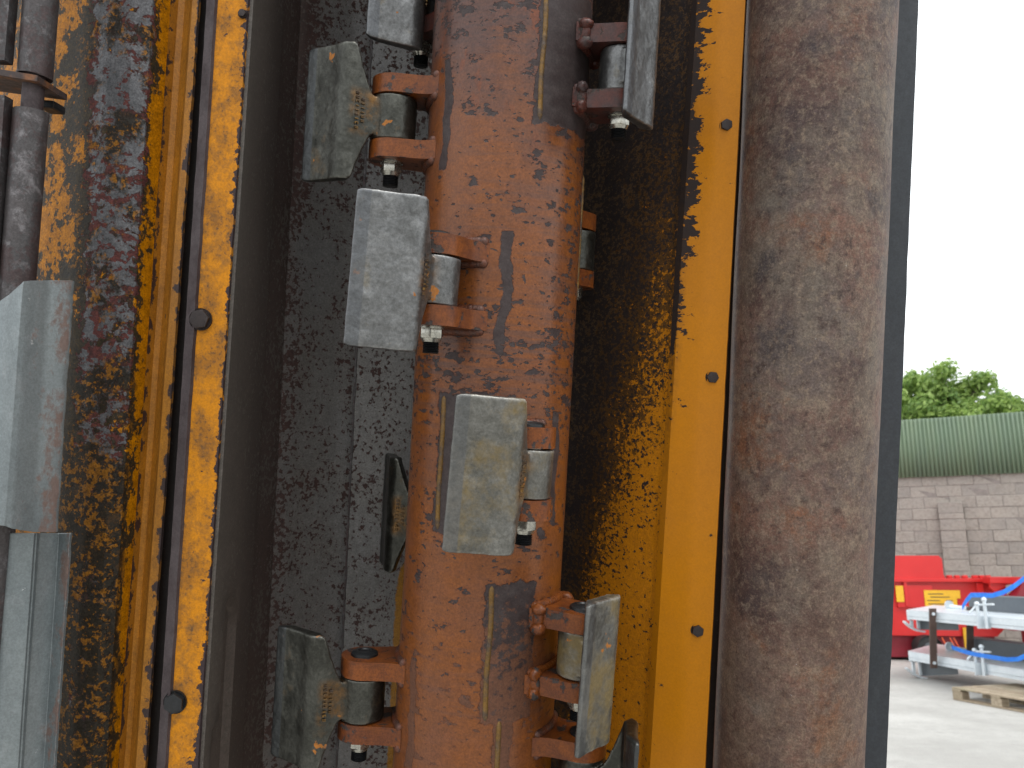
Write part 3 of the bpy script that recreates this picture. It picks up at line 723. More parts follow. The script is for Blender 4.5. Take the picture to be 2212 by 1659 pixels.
def thread_mesh():
    bm = bmesh.new(); z = .0115
    for i in range(7):
        cyl(bm, (0, 0, z), (0, 0, z+.0007), .0060, .0072, 20); cyl(bm, (0, 0, z+.0007), (0, 0, z+.0014), .0072, .0060, 20); z += .0014
    me = bpy.data.meshes.new('thread_end'); bm.to_mesh(me); bm.free(); me.materials.append(MT['blackst']); shade(me, .6); return me
def head_mesh():
    bm = bmesh.new(); n = 28; rings = []
    for r, z in ((.0125, 0), (.0122, .0022), (.0100, .0036), (.0062, .0042), (.0050, .0030), (.001, .0028)):
        rings.append([bm.verts.new((r*cos(2*pi*i/n), r*sin(2*pi*i/n), z)) for i in range(n)])
    for j in range(len(rings)-1):
        for i in range(n): bm.faces.new((rings[j][i], rings[j][(i+1) % n], rings[j+1][(i+1) % n], rings[j+1][i]))
    bm.faces.new(rings[-1]); me = bpy.data.meshes.new('bolt_head'); bm.to_mesh(me); bm.free(); me.materials.append(MT['blackst']); shade(me, .7); return me
NUT, THR, HED = nut_mesh(), thread_mesh(), head_mesh()
bm = bmesh.new(); cyl(bm, (0, 0, -GAP-.004), (0, 0, GAP+.004), .0075, n=24); SHK = bpy.data.meshes.new('bolt_shank'); bm.to_mesh(SHK); bm.free(); SHK.materials.append(MT['zinc']); shade(SHK, .6)
bm = bmesh.new(); cyl(bm, (0, 0, -.0206), (0, 0, -.0195), .0125, n=32); WSH = bpy.data.meshes.new('washer'); bm.to_mesh(WSH); bm.free(); WSH.materials.append(MT['zinc']); shade(WSH, .6)
for i, (u, ph, ps, ti, mt, lb, pr) in enumerate(FL):
    a = radians(ph); piv = Vector((sin(a)*RB, u, cos(a)*RB))
    base = loc(ps); base.translation = piv           # z local runs down the rotor
    t = thing('hammer_flail', lb, 'flail', MACH @ base, 'hammer flails bolted to the rotor lugs')
    h = link('hammer', HM, None, t, Matrix.Rotation(radians(-ti), 4, Vector((sin(radians(0)), 1, 0)).normalized()))
    h.material_slots[0].link = 'OBJECT'; h.material_slots[0].material = MT[mt]
    l_ = link('cast_lettering', LET, None, h)
    link('bolt_shank', SHK, None, t); link('washer', WSH, None, t); link('washer', WSH, None, t, Matrix.Translation((0, 0, .0401)))
    link('bolt_head', HED, None, t, Matrix.Translation((0, 0, -GAP-LT/2)) @ Matrix.Rotation(pi, 4, 'X'))
    nu_ = link('nut', NUT, None, t, Matrix.Translation((0, 0, GAP+LT/2+.001)) @ Matrix.Rotation(random.uniform(0, 1), 4, 'Z'))
    link('thread_end', THR, None, nu_)

# ------------------------------------------------------------------ hinge rod, sleeves and front flaps at the left
hinge = thing('flap_hinge', 'long hinge rod with scuffed grey sleeves and a rusty bracket at the far left', 'hinge', MACH)
f = edge_line(88, -48, .70)
def pos_u(px, py, D): return mp(px, py, D).y
for (ya, yb) in ((-330, 165), (243, 900), (905, 1500), (1505, 2300)):
    bm = bmesh.new(); u0_, u1_ = pos_u(60, ya, .70), pos_u(60, yb, .70)
    cyl(bm, f(u1_), f(u0_), .0135, n=40); obj('sleeve', bm, MT['sleeve'], hinge, smooth=True, bevel=.001)
bm = bmesh.new(); cyl(bm, f(-.78), f(.58), .0085, n=24); obj('rod', bm, MT['bar'], hinge, smooth=True)
bm = bmesh.new(); q = f(pos_u(60, 178, .70))
hexa(bm, [q+Vector(v) for v in ((-.06, .0015, -.03), (.012, -.004, -.03), (.012, -.004, .016), (-.06, .004, .016), (-.06, .0065, -.03), (.012, .001, -.03), (.012, .001, .016), (-.06, .009, .016))])
kk = M('rusty bracket paint'); n1 = kk.noise(60, 6); obj('bracket', bm, kk.fin(kk.mix(kk.rng(n1, .36, .50), (0.22, 0.08, 0.02), (0.05, 0.032, 0.028)), .6, 0, n1, .4, .001), hinge, bevel=.001)
# small catch under the bracket
bm = bmesh.new(); q = mp(112, 232, .73); box(bm, q, (.014, .007, .02)); obj('catch', bm, MT['blackst'], hinge, bevel=.0025)
# dark plate left of the sleeves, in two curved pieces
for ya, yb, xo in ((-330, 128, 0), (205, 1750, -14)):
    bm = bmesh.new(); c0 = mp(18+xo, ya, .685); c1 = mp(18+xo-.082*(yb-ya), yb, .685)
    w_ = .011
    hexa(bm, [c1+Vector((-.03, 0, -.012)), c1+Vector((w_, 0, -.012)), c1+Vector((w_, 0, 0)), c1+Vector((-.03, 0, 0)),
              c0+Vector((-.03, 0, -.012)), c0+Vector((w_*(.2 if xo else 1), 0, -.012)), c0+Vector((w_*(.2 if xo else 1), 0, 0)), c0+Vector((-.03, 0, 0))])
    if xo == 0: pass
    obj('hinge_plate', bm, MT['sleeve'], hinge, bevel=.003)

def flap(label, y0, y1, xs_top, xs_bot, D, clip=0.0):
    """a folded steel flap: list of (x, depth) across, at its top and bottom edges"""
    n = len(xs_top); nu = 60; V = []; rust = []
    T = [mp(x, y0+dy, d) for x, d, dy in xs_top]; B = [mp(x, y1+dy, d) for x, d, dy in xs_bot]
    th = .0030; out = []
    fine = 6
    def lerp_list(A, s):
        k = min(int(s), len(A)-2); t = s-k; return A[k]*(1-t)+A[k+1]*t
    cols = (n-1)*fine+1
    for j in range(nu+1):
        tv = j/nu
        for i in range(cols):
            s = i/fine; p = lerp_list(T, s)*(1-tv)+lerp_list(B, s)*tv
            if i == cols-1: p.x += .0006*mnoise.noise(Vector((p.y*60, 1, D*10)))+.0005*mnoise.noise(Vector((p.y*220, 1, D)))
            p.z += .0008*mnoise.noise(Vector((p.x*30, p.y*16, 7)))
            V.append(p); rust.append(ss(s/(n-1), .62, .95)*.9+.25*ss(s/(n-1), .9, 1))
    base = len(V)
    for k in range(base): V.append(V[k]+Vector((.0008, 0, -th))); rust.append(0)
    F = []
    for j in range(nu):
        for i in range(cols-1):
            a = j*cols+i; F += [(a, a+cols, a+cols+1, a+1), (base+a, base+a+1, base+a+cols+1, base+a+cols)]
        a = j*cols; F.append((a, base+a, base+a+cols, a+cols)); a = j*cols+cols-1; F.append((a, a+cols, base+a+cols, base+a))
    for i in range(cols-1):
        F.append((i, i+1, base+i+1, base+i)); a = nu*cols+i; F.append((a, base+a, base+a+1, a+1))
    me = bpy.data.meshes.new('front_flap'); me.from_pydata([tuple(v) for v in V], [], F); me.update()
    A = me.attributes.new('rust', 'FLOAT', 'POINT'); A.data.foreach_set('value', rust)
    me.materials.append(MT['galv']); shade(me, .9)
    o = link('front_flap', me, None, None, MACH)
    tag(o, label, 'flap', 'steel flaps hanging on the hinge rod')
    bv = o.modifiers.new('b', 'BEVEL'); bv.width = .0006; bv.segments = 1; bv.limit_method = 'ANGLE'
    return o
flap('folded galvanised flap with rust along its right side, upper one at the left edge', 606, 1150,
     [(-80, .66, 75), (-20, .652, 58), (20, .642, 30), (50, .637, 2), (62, .641, 0), (108, .658, -1), (155, .672, 0)],
     [(-120, .66, -2), (-60, .650, -6), (-22, .641, -16), (10, .636, -14), (24, .640, -8), (72, .657, 0), (118, .672, 0)], .65)
flap('folded galvanised flap at the lower left corner with a clean bent right edge', 1152, 1800,
     [(-100, .70, 0), (-30, .698, 0), (30, .696, 0), (74, .700, 0), (82, .706, 0), (128, .722, 0), (136, .720, 0), (151, .716, 0)],
     [(-140, .70, 0), (-70, .698, 0), (-10, .696, 0), (28, .700, 0), (36, .706, 0), (84, .722, 0), (93, .720, 0), (107, .716, 0)], .70)

# ================================================================== the yard behind
M.DK = 1.0
def m_concrete():
    k = M('pale worn yard concrete'); n1 = k.noise(.7, 7, .6, seed=1); n2 = k.noise(9, 7, .7, seed=3); n3 = k.noise(60, 5, .7, seed=5)
    col = k.mix(k.rng(n1, .38, .62), (0.49, 0.48, 0.45), (0.36, 0.35, 0.325))
    col = k.mix(k.rng(n2, .45, .75, 0, .6), col, (0.30, 0.29, 0.27))
    col = k.mix(k.rng(n3, .45, .75, 0, .6), col, (0.25, 0.245, 0.23))
    col = k.mix(k.rng(k.noise(2.2, 8, .7, seed=9), .60, .72, 0, .5), col, (0.22, 0.21, 0.20))
    return k.fin(col, .85, 0, k.add(k.mul(n2, .6), k.mul(n3, .5)), .7, .02)
def m_block():
    k = M('weathered concrete block'); n1 = k.noise(3, 6, .6, seed=1, per=True); n2 = k.noise(22, 7, .72, seed=3, per=True); n3 = k.noise(90, 4, .7, seed=5)
    r = k.rnd()
    col = k.mix(r, (0.375, 0.335, 0.295), (0.275, 0.25, 0.228))
    col = k.mix(k.rng(n1, .4, .65, 0, .8), col, (0.37, 0.325, 0.28))
    col = k.mix(k.rng(n2, .46, .70, 0, .8), col, (0.20, 0.17, 0.15))
    col = k.mix(k.rng(k.noise(1.1, 5, .65, seed=15), .48, .66, 0, .55), col, (0.215, 0.19, 0.165))
    col = k.mix(k.rng(n3, .66, .72, 0, .5), col, (0.5, 0.48, 0.45))
    return k.fin(col, .9, 0, k.add(n2, k.mul(n3, .5)), .8, .02)
def m_green():
    k = M('green coated corrugated sheet'); n1 = k.noise(1.4, 5, .6, (1, 1, .3), 1); n2 = k.noise(10, 6, .7, (1, 1, .25), 3); n3 = k.noise(60, 4, seed=5)
    col = k.mix(k.rng(n1, .4, .6), (0.175, 0.230, 0.150), (0.150, 0.205, 0.145))
    col = k.mix(k.rng(n2, .45, .75, 0, .5), col, (0.16, 0.24, 0.14))
    col = k.mix(k.rng(n3, .4, .7, 0, .3), col, (0.09, 0.14, 0.07))
    return k.fin(col, .5, 0, n3, .2, .004)
def m_leaf():
    k = M('leaf'); va = k.attr('tone'); n1 = k.noise(1.3, 4, .6, seed=1); n2 = k.noise(9, 3, seed=3)
    col = k.mix(k.rng(n1, .4, .62), (0.32, 0.46, 0.11), (0.17, 0.31, 0.09))
    col = k.mix(k.rng(n2, .4, .7, 0, .6), col, (0.34, 0.45, 0.11))
    col = k.mix(k.rng(va, 0.3, 1, 0, .75), col, (0.42, 0.55, 0.17)); col = k.mix(k.rng(va, .35, 0, 0, .5), col, (0.07, 0.15, 0.05))
    k.fin(col, .5)
    tr = k.t.nodes.new('ShaderNodeBsdfTranslucent'); k.put(tr.inputs[0], col); ms = k.t.nodes.new('ShaderNodeMixShader'); ms.inputs[0].default_value = .45
    k.t.links.new(k.b.outputs[0], ms.inputs[1]); k.t.links.new(tr.outputs[0], ms.inputs[2]); k.t.links.new(ms.outputs[0], k.out.inputs[0]); return k.m
YM = dict(conc=m_concrete(), block=m_block(), green=m_green(), leaf=m_leaf(),
  mortar=m_simple('mortar', (0.27, 0.235, 0.215), (0.19, 0.165, 0.15), 12, .95, 0, .5, .01),
  bark=m_simple('bark', (0.10, 0.08, 0.06), (0.06, 0.05, 0.04), 8, .9, 0, .8, .03, (1, 1, .2)),
  red=m_simple('bright red machine paint', (0.62, 0.022, 0.020), (0.55, 0.016, 0.016), 2.5, .35, 0, .1, .003, fine=(.50, .03, .03)),
  redd=m_simple('dark red paint', (0.26, 0.014, 0.03), (0.20, 0.012, 0.02), 3, .4, 0, .1, .003),
  sticker=m_simple('yellow sticker', (0.80, 0.46, 0.02), (0.76, 0.42, 0.02), 3, .4),
  ink=m_simple('sticker print', (0.05, 0.04, 0.02), (0.08, 0.06, 0.03), 3, .5),
  galvb=m_simple('bright galvanised deck', (0.72, 0.77, 0.80), (0.58, 0.64, 0.68), 5, .38, .35, .2, .003, fine=(.85, .88, .9)),
  brown=m_simple('brown strap steel', (0.11, 0.07, 0.055), (0.08, 0.05, 0.04), 9, .7, 0, .3, .004),
  greyp=m_simple('grey panel', (0.12, 0.135, 0.145), (0.10, 0.115, 0.125), 4, .5, 0),
  rubber=m_simple('black rubber', (0.012, 0.012, 0.013), (0.02, 0.02, 0.02), 9, .6),
  blue=m_simple('blue webbing', (0.01, 0.14, 0.62), (0.02, 0.22, 0.75), 14, .6),
  orange=m_simple('orange hose', (0.75, 0.10, 0.02), (0.6, 0.08, 0.02), 8, .5))
def m_wood():
    k = M('weathered pallet wood'); n1 = k.noise(6, 6, .6, (1, .08, 1), 1, per=True); n2 = k.noise(30, 5, .65, (1, .05, 1), 3, per=True); n3 = k.noise(3, 5, seed=5, per=True)
    col = k.mix(k.rnd(), (0.44, 0.36, 0.26), (0.33, 0.26, 0.18)); col = k.mix(k.rng(n2, .45, .65, 0, .7), col, (0.20, 0.15, 0.10))
    col = k.mix(k.rng(n3, .5, .7, 0, .5), col, (0.24, 0.23, 0.14)); return k.fin(col, .8, 0, n2, .5, .004)
YM['wood'] = m_wood()

bm = bmesh.new()
v = [bm.verts.new(p) for p in ((-900, -900, 0), (900, -900, 0), (900, 900, 0), (-900, 900, 0))]; bm.faces.new(v)
g = obj('ground', bm, YM['conc']); tag(g, 'pale grey concrete yard surface', None, kind='structure')
del g['label']

# block wall with green cladding
WO = Vector((8.75, 16.3, 0)); WD = Vector((-.891, .454, 0)); WN = Vector((-.454, -.891, 0))   # along (to the left), towards the yard
WM = Matrix((WD, WN, Vector((0, 0, 1)))).transposed().to_4x4()
if WM.determinant() < 0: WM = Matrix((-WD, WN, Vector((0, 0, 1)))).transposed().to_4x4()
SG = -1 if (WM.col[0].to_3d() - WD).length > .1 else 1
WM.translation = WO
wall = thing('block_wall', 'tall wall of brownish grey concrete blocks carrying green corrugated cladding, across the yard', 'wall', WM)
BH, BL, JT = .225, .45, .010; WTOP = 3.27; NC = 15; BH = WTOP/NC
def block_mesh(l, h, seed):
    bm = bmesh.new(); rd = random.Random(seed); box(bm, (0, 0, 0), (l, .10, h))
    bmesh.ops.bevel(bm, geom=list(bm.edges), offset=.008, segments=1, affect='EDGES')
    for v_ in bm.verts: v_.co += Vector((rd.uniform(-1, 1), rd.uniform(-1, 1), rd.uniform(-1, 1)))*.003
    me = bpy.data.meshes.new('block'); bm.to_mesh(me); bm.free(); me.materials.append(YM['block']); return me
BM_ = [block_mesh(BL-JT*.8, BH-JT*.8, i) for i in range(4)]
PB = [block_mesh(.44-JT, BH-JT, 11), block_mesh(.44-JT, BH/2-JT, 12)]
far_blocks = bmesh.new(); rd = random.Random(5)
PIL = -.02*SG
for c in range(NC):
    for i in range(-9, 14):
        x = (i*BL + (BL/2 if c % 2 else 0)); z = c*BH+BH/2
        near = -1.9 < x < 3.6
        if near:
            link('block', rd.choice(BM_), None, wall, Matrix.Translation((x*1.0, .05+rd.uniform(-.008, .008), z)) @ Matrix.Rotation(rd.uniform(-.006, .006), 4, 'Z'))
        else: box(far_blocks, (x, .05+rd.uniform(-.004, .004), z), (BL-JT, .10, BH-JT))
o = obj('distant_block', far_blocks, YM['block'], wall); o['kind'] = 'stuff'
bm = bmesh.new(); box(bm, (.9, -.008, WTOP/2-.002), (11.2, .20, WTOP-.004)); obj('mortar', bm, YM['mortar'], wall)
z = 0; k_ = 0; PX = 0.22*SG
while z < 2.55:
    h = BH if k_ % 3 != 1 else BH/2
    link('pillar_block', PB[0] if h == BH else PB[1], None, wall, Matrix.Translation((PX+rd.uniform(-.006, .006), .15+rd.uniform(-.005, .005), z+h/2)))
    z += h; k_ += 1
bm = bmesh.new(); box(bm, (PX, .145, z/2), (.42, .096, z-.01)); obj('pillar_mortar', bm, YM['mortar'], wall)
# cladding sheets
def clad_mesh(wd, h, nw, seed):
    bm = bmesh.new(); n = nw*8; rows = []
    for j, zz in enumerate((0, h*.5, h)):
        rows.append([bm.verts.new((wd*i/n, .022*cos(2*pi*i/8), zz + (.003*mnoise.noise(Vector((i*.3, seed, j))) if j != 1 else 0))) for i in range(n+1)])
    for j in range(2):
        for i in range(n): bm.faces.new((rows[j][i], rows[j][i+1], rows[j+1][i+1], rows[j+1][i]))
    me = bpy.data.meshes.new('cladding_sheet'); bm.to_mesh(me); bm.free(); me.materials.append(YM['green']); me.polygons.foreach_set('use_smooth', [True]*len(me.polygons)); return me
CL = clad_mesh(1.14, 1.16, 15, 1)
for i in range(-4, 6):
    o = link('cladding_sheet', CL, None, wall, Matrix.Translation((.76+i*1.07*1.0-.3, .15+.004*(i % 2), WTOP-.04)) @ Matrix.Rotation(radians(.3*(i % 3-1)), 4, 'Y'))
    md = o.modifiers.new('s', 'SOLIDIFY'); md.thickness = .004
for zz in (WTOP+.1, WTOP+1.0):
    bm = bmesh.new(); box(bm, (.9, .09, zz), (11, .06, .08)); obj('rail', bm, YM['bark'], wall)

# trees behind the wall
def tree(name, label, base, crown_c, crown_r, nleaf, seed, size=.21):
    rd = random.Random(seed)
    t = thing(name, label, 'tree', Matrix.Translation(base), 'trees behind the green clad wall')
    bm = bmesh.new(); cz = crown_c-Vector(base)
    tube(bm, [(0, 0, 0), (.1, .05, cz.z*.35), (cz.x*.3, cz.y*.3, cz.z*.7), (cz.x*.6, cz.y*.6, cz.z*.95)], .22, 10)
    clumps = []
    for i in range(70):
        d = Vector((rd.gauss(0, 1), rd.gauss(0, 1), rd.gauss(0, 1))).normalized(); rr = rd.uniform(.35, 1.0)**.6
        c = cz + Vector((d.x*crown_r[0], d.y*crown_r[1], d.z*crown_r[2]))*rr
        clumps.append((c, rd.uniform(.35, .8)*crown_r[2]*.34))
        if i < 26: tube(bm, [cz*.75, cz*.4+c*.6+Vector((0, 0, -.1)), c], rd.uniform(.03, .06), 5)
    obj('trunk', bm, YM['bark'], t)
    V = []; F = []
    for i in range(nleaf):
        c, r = rd.choice(clumps); d = Vector((rd.gauss(0, 1), rd.gauss(0, 1), rd.gauss(0, .75))); d = d.normalized()*r*rd.uniform(.5, 1.25)
        p = c+d; L = size*rd.uniform(.6, 1.25); W_ = L*.42
        n_ = (d.normalized()+Vector((rd.gauss(0, .6), rd.gauss(0, .6), .6+rd.gauss(0, .5)))).normalized()
        a = n_.cross(Vector((rd.gauss(0, 1), rd.gauss(0, 1), rd.gauss(0, 1)))).normalized(); b = n_.cross(a)
        k0 = len(V); V += [p-a*L*.5, p+b*W_*.5+n_*.01, p+a*L*.5-n_*.03, p-b*W_*.5+n_*.01]; F.append((k0, k0+1, k0+2, k0+3))
    me = bpy.data.meshes.new('crown'); me.from_pydata([tuple(v) for v in V], [], F); me.update()
    A = me.attributes.new('tone', 'FLOAT', 'FACE'); A.data.foreach_set('value', [rd.random() for _ in F])
    link('crown', me, YM['leaf'], t)
def at_dist(px, py, Y):
    d = Vector(((px-CX)/FPX, cos(PITCH) - (CY-py)/FPX*sin(PITCH), sin(PITCH) + (CY-py)/FPX*cos(PITCH)))
    return Vector((0, 0, EYE)) + d*(Y/d.y)
ca = at_dist(2035, 925, 24); tree('broadleaf_tree', 'tallest leafy green tree above the cladding beside the black strip', (ca.x, ca.y, 0), ca, (1.7, 1.7, 1.75), 21000, 3)
ca = at_dist(2150, 960, 23); tree('broadleaf_tree', 'lower leafy green tree above the cladding near the right picture edge', (ca.x, ca.y, 0), ca, (1.8, 1.6, 1.45), 19000, 5)
ca = at_dist(1955, 960, 25); tree('broadleaf_tree', 'leafy green tree mostly hidden behind the black strip', (ca.x, ca.y, 0), ca, (1.3, 1.4, 1.6), 16000, 8)

# ---- red machine by the wall.  local x to the right in the picture, y away, z up
RS = .00812
def red_frame(px, Y, yaw):
    p = at_dist(px, 1220, Y); m = Matrix.Translation((p.x, p.y, 0)) @ Matrix.Rotation(yaw, 4, 'Z'); return m
rm = thing('red_machine', 'bright red steel implement with a raised end panel and yellow stickers, behind the galvanised decks', 'implement', red_frame(1930, 14.3, radians(-8)))
bm = bmesh.new()
prism(bm, [(-1.2, .40), (1.50, .40), (1.72, .62), (1.72, 1.26), (-1.2, 1.26)], 0, .9, 'y'); obj('body', bm, YM['red'], rm, bevel=.012)
bm = bmesh.new(); box(bm, (.30, .42, 1.29), (3.05, 1.02, .055)); obj('top_flange', bm, YM['red'], rm, bevel=.008)
bm = bmesh.new(); prism(bm, [(-1.2, 1.317), (.76, 1.317), (.76, 1.64), (.71, 1.69), (-1.2, 1.69)], -.05, -.02, 'y'); obj('end_panel', bm, YM['red'], rm, bevel=.006)
bm = bmesh.new(); box(bm, (.28, -.03, 1.03), (.56, .04, .36)); obj('access_cover', bm, YM['red'], rm, bevel=.01)
bm = bmesh.new(); box(bm, (1.30, -.035, 1.10), (.10, .06, .30)); obj('side_rib', bm, YM['red'], rm, bevel=.008)
bm = bmesh.new(); box(bm, (.14, -.035, 1.08), (.05, .07, .42)); obj('side_rib', bm, YM['red'], rm, bevel=.008)
for x in (.78, .9, 1.02, 1.14, 1.30, 1.40, 1.50):
    bm = bmesh.new(); box(bm, (x, .12, 1.345), (.075, .10, .05)); obj('lug_block', bm, YM['red'], rm, bevel=.012)
bm = bmesh.new(); tube(bm, [(1.66, -.03, 1.22), (1.80, -.05, 1.25), (1.88, -.05, 1.12), (1.90, -.05, .98)], .022, 8); obj('hook', bm, YM['red'], rm)
bm = bmesh.new(); prism(bm, [(.42, 1.13), (.98, 1.13), (.98, 1.0), (.92, 1.0), (.92, .88), (.76, .88), (.76, .86), (.42, .86)], -.062, -.056, 'y'); so_ = obj('sticker', bm, YM['sticker'], rm)
bm = bmesh.new()
for i, (x, z_, w_) in enumerate(((.60, 1.07, .24), (.66, 1.02, .30), (.56, .965, .20), (.80, .965, .10), (.60, .91, .26))): box(bm, (x, -.0635, z_), (w_, .002, .014))
obj('print', bm, YM['ink'], so_)
bm = bmesh.new(); box(bm, (.04, -.06, 1.07), (.12, .006, .26)); obj('sticker', bm, YM['sticker'], rm)
bm = bmesh.new(); box(bm, (.2, .45, .22), (2.6, .7, .34)); obj('underframe', bm, YM['redd'], rm, bevel=.01)
bm = bmesh.new(); cyl(bm, (.38, -.22, .21), (.38, .0, .21), .21, n=40); wh = obj('wheel', bm, YM['rubber'], rm, smooth=True, bevel=.03, seg=3)
bm = bmesh.new(); cyl(bm, (.38, -.235, .21), (.38, -.15, .21), .10, n=24)
for i in range(4): cyl(bm, (.38+.06*cos(i*pi/2), -.25, .21+.06*sin(i*pi/2)), (.38+.06*cos(i*pi/2), -.22, .21+.06*sin(i*pi/2)), .012, n=6)
obj('rim', bm, YM['greyp'], wh, smooth=True)
for i, x in enumerate((.62, .74, .80)):
    bm = bmesh.new(); tube(bm, [(x, -.08, .38), (x+.02, -.16, .28), (x+.06+i*.02, -.14, .12), (x+.1, -.1, .03)], .010, 6); obj('hose', bm, YM['orange'], rm)
bm = bmesh.new(); box(bm, (1.0, -.05, .33), (.07, .03, .42)); obj('caution_strip', bm, YM['sticker'], rm)
# second red machine
rm2 = thing('red_machine', 'dark and bright red linkage frame leaning at the right picture edge', 'implement', red_frame(2195, 13.2, radians(-8)))
bm = bmesh.new(); prism(bm, [(-.20, .82), (-.14, .80), (.45, 1.62), (.40, 1.70), (.33, 1.66)], 0, .06, 'y'); obj('arm', bm, YM['redd'], rm2, bevel=.006)
bm = bmesh.new(); prism(bm, [(-.10, .55), (.9, .55), (.9, 1.28), (.25, 1.28), (-.05, 1.0)], .12, .5, 'y'); obj('body', bm, YM['redd'], rm2, bevel=.01)
bm = bmesh.new(); box(bm, (.0, .55, 1.30), (.5, .3, .10)); obj('top_flange', bm, YM['red'], rm2, bevel=.01)
bm = bmesh.new(); prism(bm, [(-.24, 1.33), (-.24, 1.18), (-.18, 1.12), (-.02, 1.2), (-.02, 1.33)], .45, .5, 'y'); obj('corner_bracket', bm, YM['red'], rm2)
bm = bmesh.new(); box(bm, (.5, .4, .28), (.6, .4, .55)); obj('underframe', bm, YM['redd'], rm2)

# ---- two stacked galvanised decks
def deck(label, zt, A, B, nd, L=3.6, upper=False):
    a = ground_pt(*z2(*A), zt); b = ground_pt(*z2(*B), zt); c = ground_pt(*z2(*nd), zt)
    ex = (c-a).normalized(); ey = (b-a)
    o = thing('galvanised_deck', label, 'deck', Matrix.Translation((a.x, a.y, 0)), 'stacked galvanised decks')
    P = [Vector((0, 0, 0)), ey, ey+ex*L, ex*L]
    def quad(z0, z1, s=0.0, nm='deck_sheet', mt='galvb', inset=0):
        bm = bmesh.new(); hexa(bm, [q+Vector((0, 0, z0)) for q in P]+[q+Vector((0, 0, z1)) for q in P]); return obj(nm, bm, YM[mt], o, bevel=.004)
    quad(zt-.012, zt)
    nrm = Vector((ex.y, -ex.x, 0)); 
    if nrm.y > 0: nrm = -nrm
    def beam(p, q, z0, z1, th, nm, mt, off=0.0, bev=.008):
        d = (q-p).normalized(); n_ = Vector((-d.y, d.x, 0)); bm = bmesh.new()
        hexa(bm, [p+n_*off+Vector((0, 0, z0)), q+n_*off+Vector((0, 0, z0)), q+n_*(off+th)+Vector((0, 0, z0)), p+n_*(off+th)+Vector((0, 0, z0)),
                  p+n_*off+Vector((0, 0, z1)), q+n_*off+Vector((0, 0, z1)), q+n_*(off+th)+Vector((0, 0, z1)), p+n_*(off+th)+Vector((0, 0, z1))])
        return obj(nm, bm, YM[mt], o, bevel=bev)
    beam(P[0], P[3], zt-.084, zt-.013, .04, 'edge_beam', 'galvb', off=.001)
    beam(P[0], P[3], zt-.125, zt-.088, .03, 'edge_beam', 'galvb', off=.004)
    beam(P[0], P[1], zt-.14, zt-.013, .03, 'end_beam', 'galvb', off=-.03)
    # skid foot: bracket and curved shoe
    z0 = zt-.37 if not upper else zt-.30
    for s in (.06, ):
        q = ex*s+ey*.04
        bm = bmesh.new(); box(bm, (q.x, q.y, (zt-.15+z0)/2+.03), (.035, .04, zt-.15-z0-.04)); box(bm, (q.x+.09, q.y, (zt-.15+z0)/2+.03), (.03, .04, zt-.15-z0-.04)); obj('leg', bm, YM['galvb'], o)
        bm = bmesh.new(); pts = []
        for kk_ in range(9):
            t = kk_/8; pts.append((-.10+.26*t, z0+.13*(1-t)**2.2))
        pts2 = [(x_, z_+.022) for x_, z_ in pts[::-1]]
        prism(bm, pts+pts2, -.05, .05, 'y')
        obj('skid_shoe', bm, YM['galvb'], o, Matrix.Translation((q.x, q.y, 0)))
        bm = bmesh.new(); p0 = q+Vector((.12, .05, 0)); p1 = p0+ex*.8
        hexa(bm, [p0+Vector((0, 0, z0+.03)), p1+Vector((0, 0, zt-.22)), p1+Vector((0, .02, zt-.22)), p0+Vector((0, .02, z0+.03)), p0+Vector((0, 0, zt-.02)), p1+Vector((0, 0, zt-.02)), p1+Vector((0, .02, zt-.02)), p0+Vector((0, .02, zt-.02))])
        obj('side_gusset', bm, YM['greyp'], o)
    # pins with cross handle near the right
    s0 = 1.42
    for ds, hh in ((0, .26), (.13, .36)):
        q = ex*(s0+ds)+nrm*.03
        bm = bmesh.new(); cyl(bm, (q.x, q.y, zt-.14), (q.x, q.y, zt+hh*.55), .020, n=12)
        r_ = bmesh.ops.create_uvsphere(bm, u_segments=12, v_segments=8, radius=.030)
        for v_ in r_['verts']: v_.co += Vector((q.x, q.y, zt+hh*.55))
        obj('lock_pin', bm, YM['galvb'], o, smooth=True)
    q = ex*(s0-.02)+nrm*.03; q2 = ex*(s0+.28)+nrm*.03
    bm = bmesh.new(); cyl(bm, (q.x, q.y, zt+.13), (q2.x, q2.y, zt+.15), .012, n=8); cyl(bm, (q.x, q.y, zt+.12), (q.x-.09, q.y, zt+.03), .013, n=8); obj('pin_handle', bm, YM['galvb'], o, smooth=True)
    bm = bmesh.new(); q = ex*(s0+.06)+nrm*.012; box(bm, (q.x, q.y, zt-.07), (.16, .02, .15)); obj('pin_plate', bm, YM['galvb'], o)
    # grey box and ring on top
    q0 = ex*.95+ey*.62; 
    bm = bmesh.new(); q1 = q0+ex*2.4; hh = .20
    hexa(bm, [q0+Vector((0, 0, zt+.001)), q1+Vector((0, 0, zt+.001)), q1+ey*.25+Vector((0, 0, zt+.001)), q0+ey*.25+Vector((0, 0, zt+.001)),
              q0+Vector((0, 0, zt+hh)), q1+Vector((0, 0, zt+hh)), q1+ey*.25+Vector((0, 0, zt+hh)), q0+ey*.25+Vector((0, 0, zt+hh))])
    obj('grey_panel', bm, YM['greyp'], o, bevel=.006)
    q = ex*.55+ey*.62
    bm = bmesh.new(); r_ = bmesh.ops.create_cone(bm, cap_ends=True, segments=24, radius1=.06, radius2=.06, depth=.03, matrix=Matrix.Translation((q.x, q.y, zt+.05)) @ Matrix.Rotation(pi/2, 4, 'X'))
    cyl(bm, (q.x, q.y, zt+.03), (q.x+.22, q.y-.1, zt+.0), .03, n=8); obj('tie_ring', bm, YM['galvb'], o, smooth=True)
    # red cross bar below
    q = ex*.5+ey*.5; q1 = q+ex*3; bm = bmesh.new()
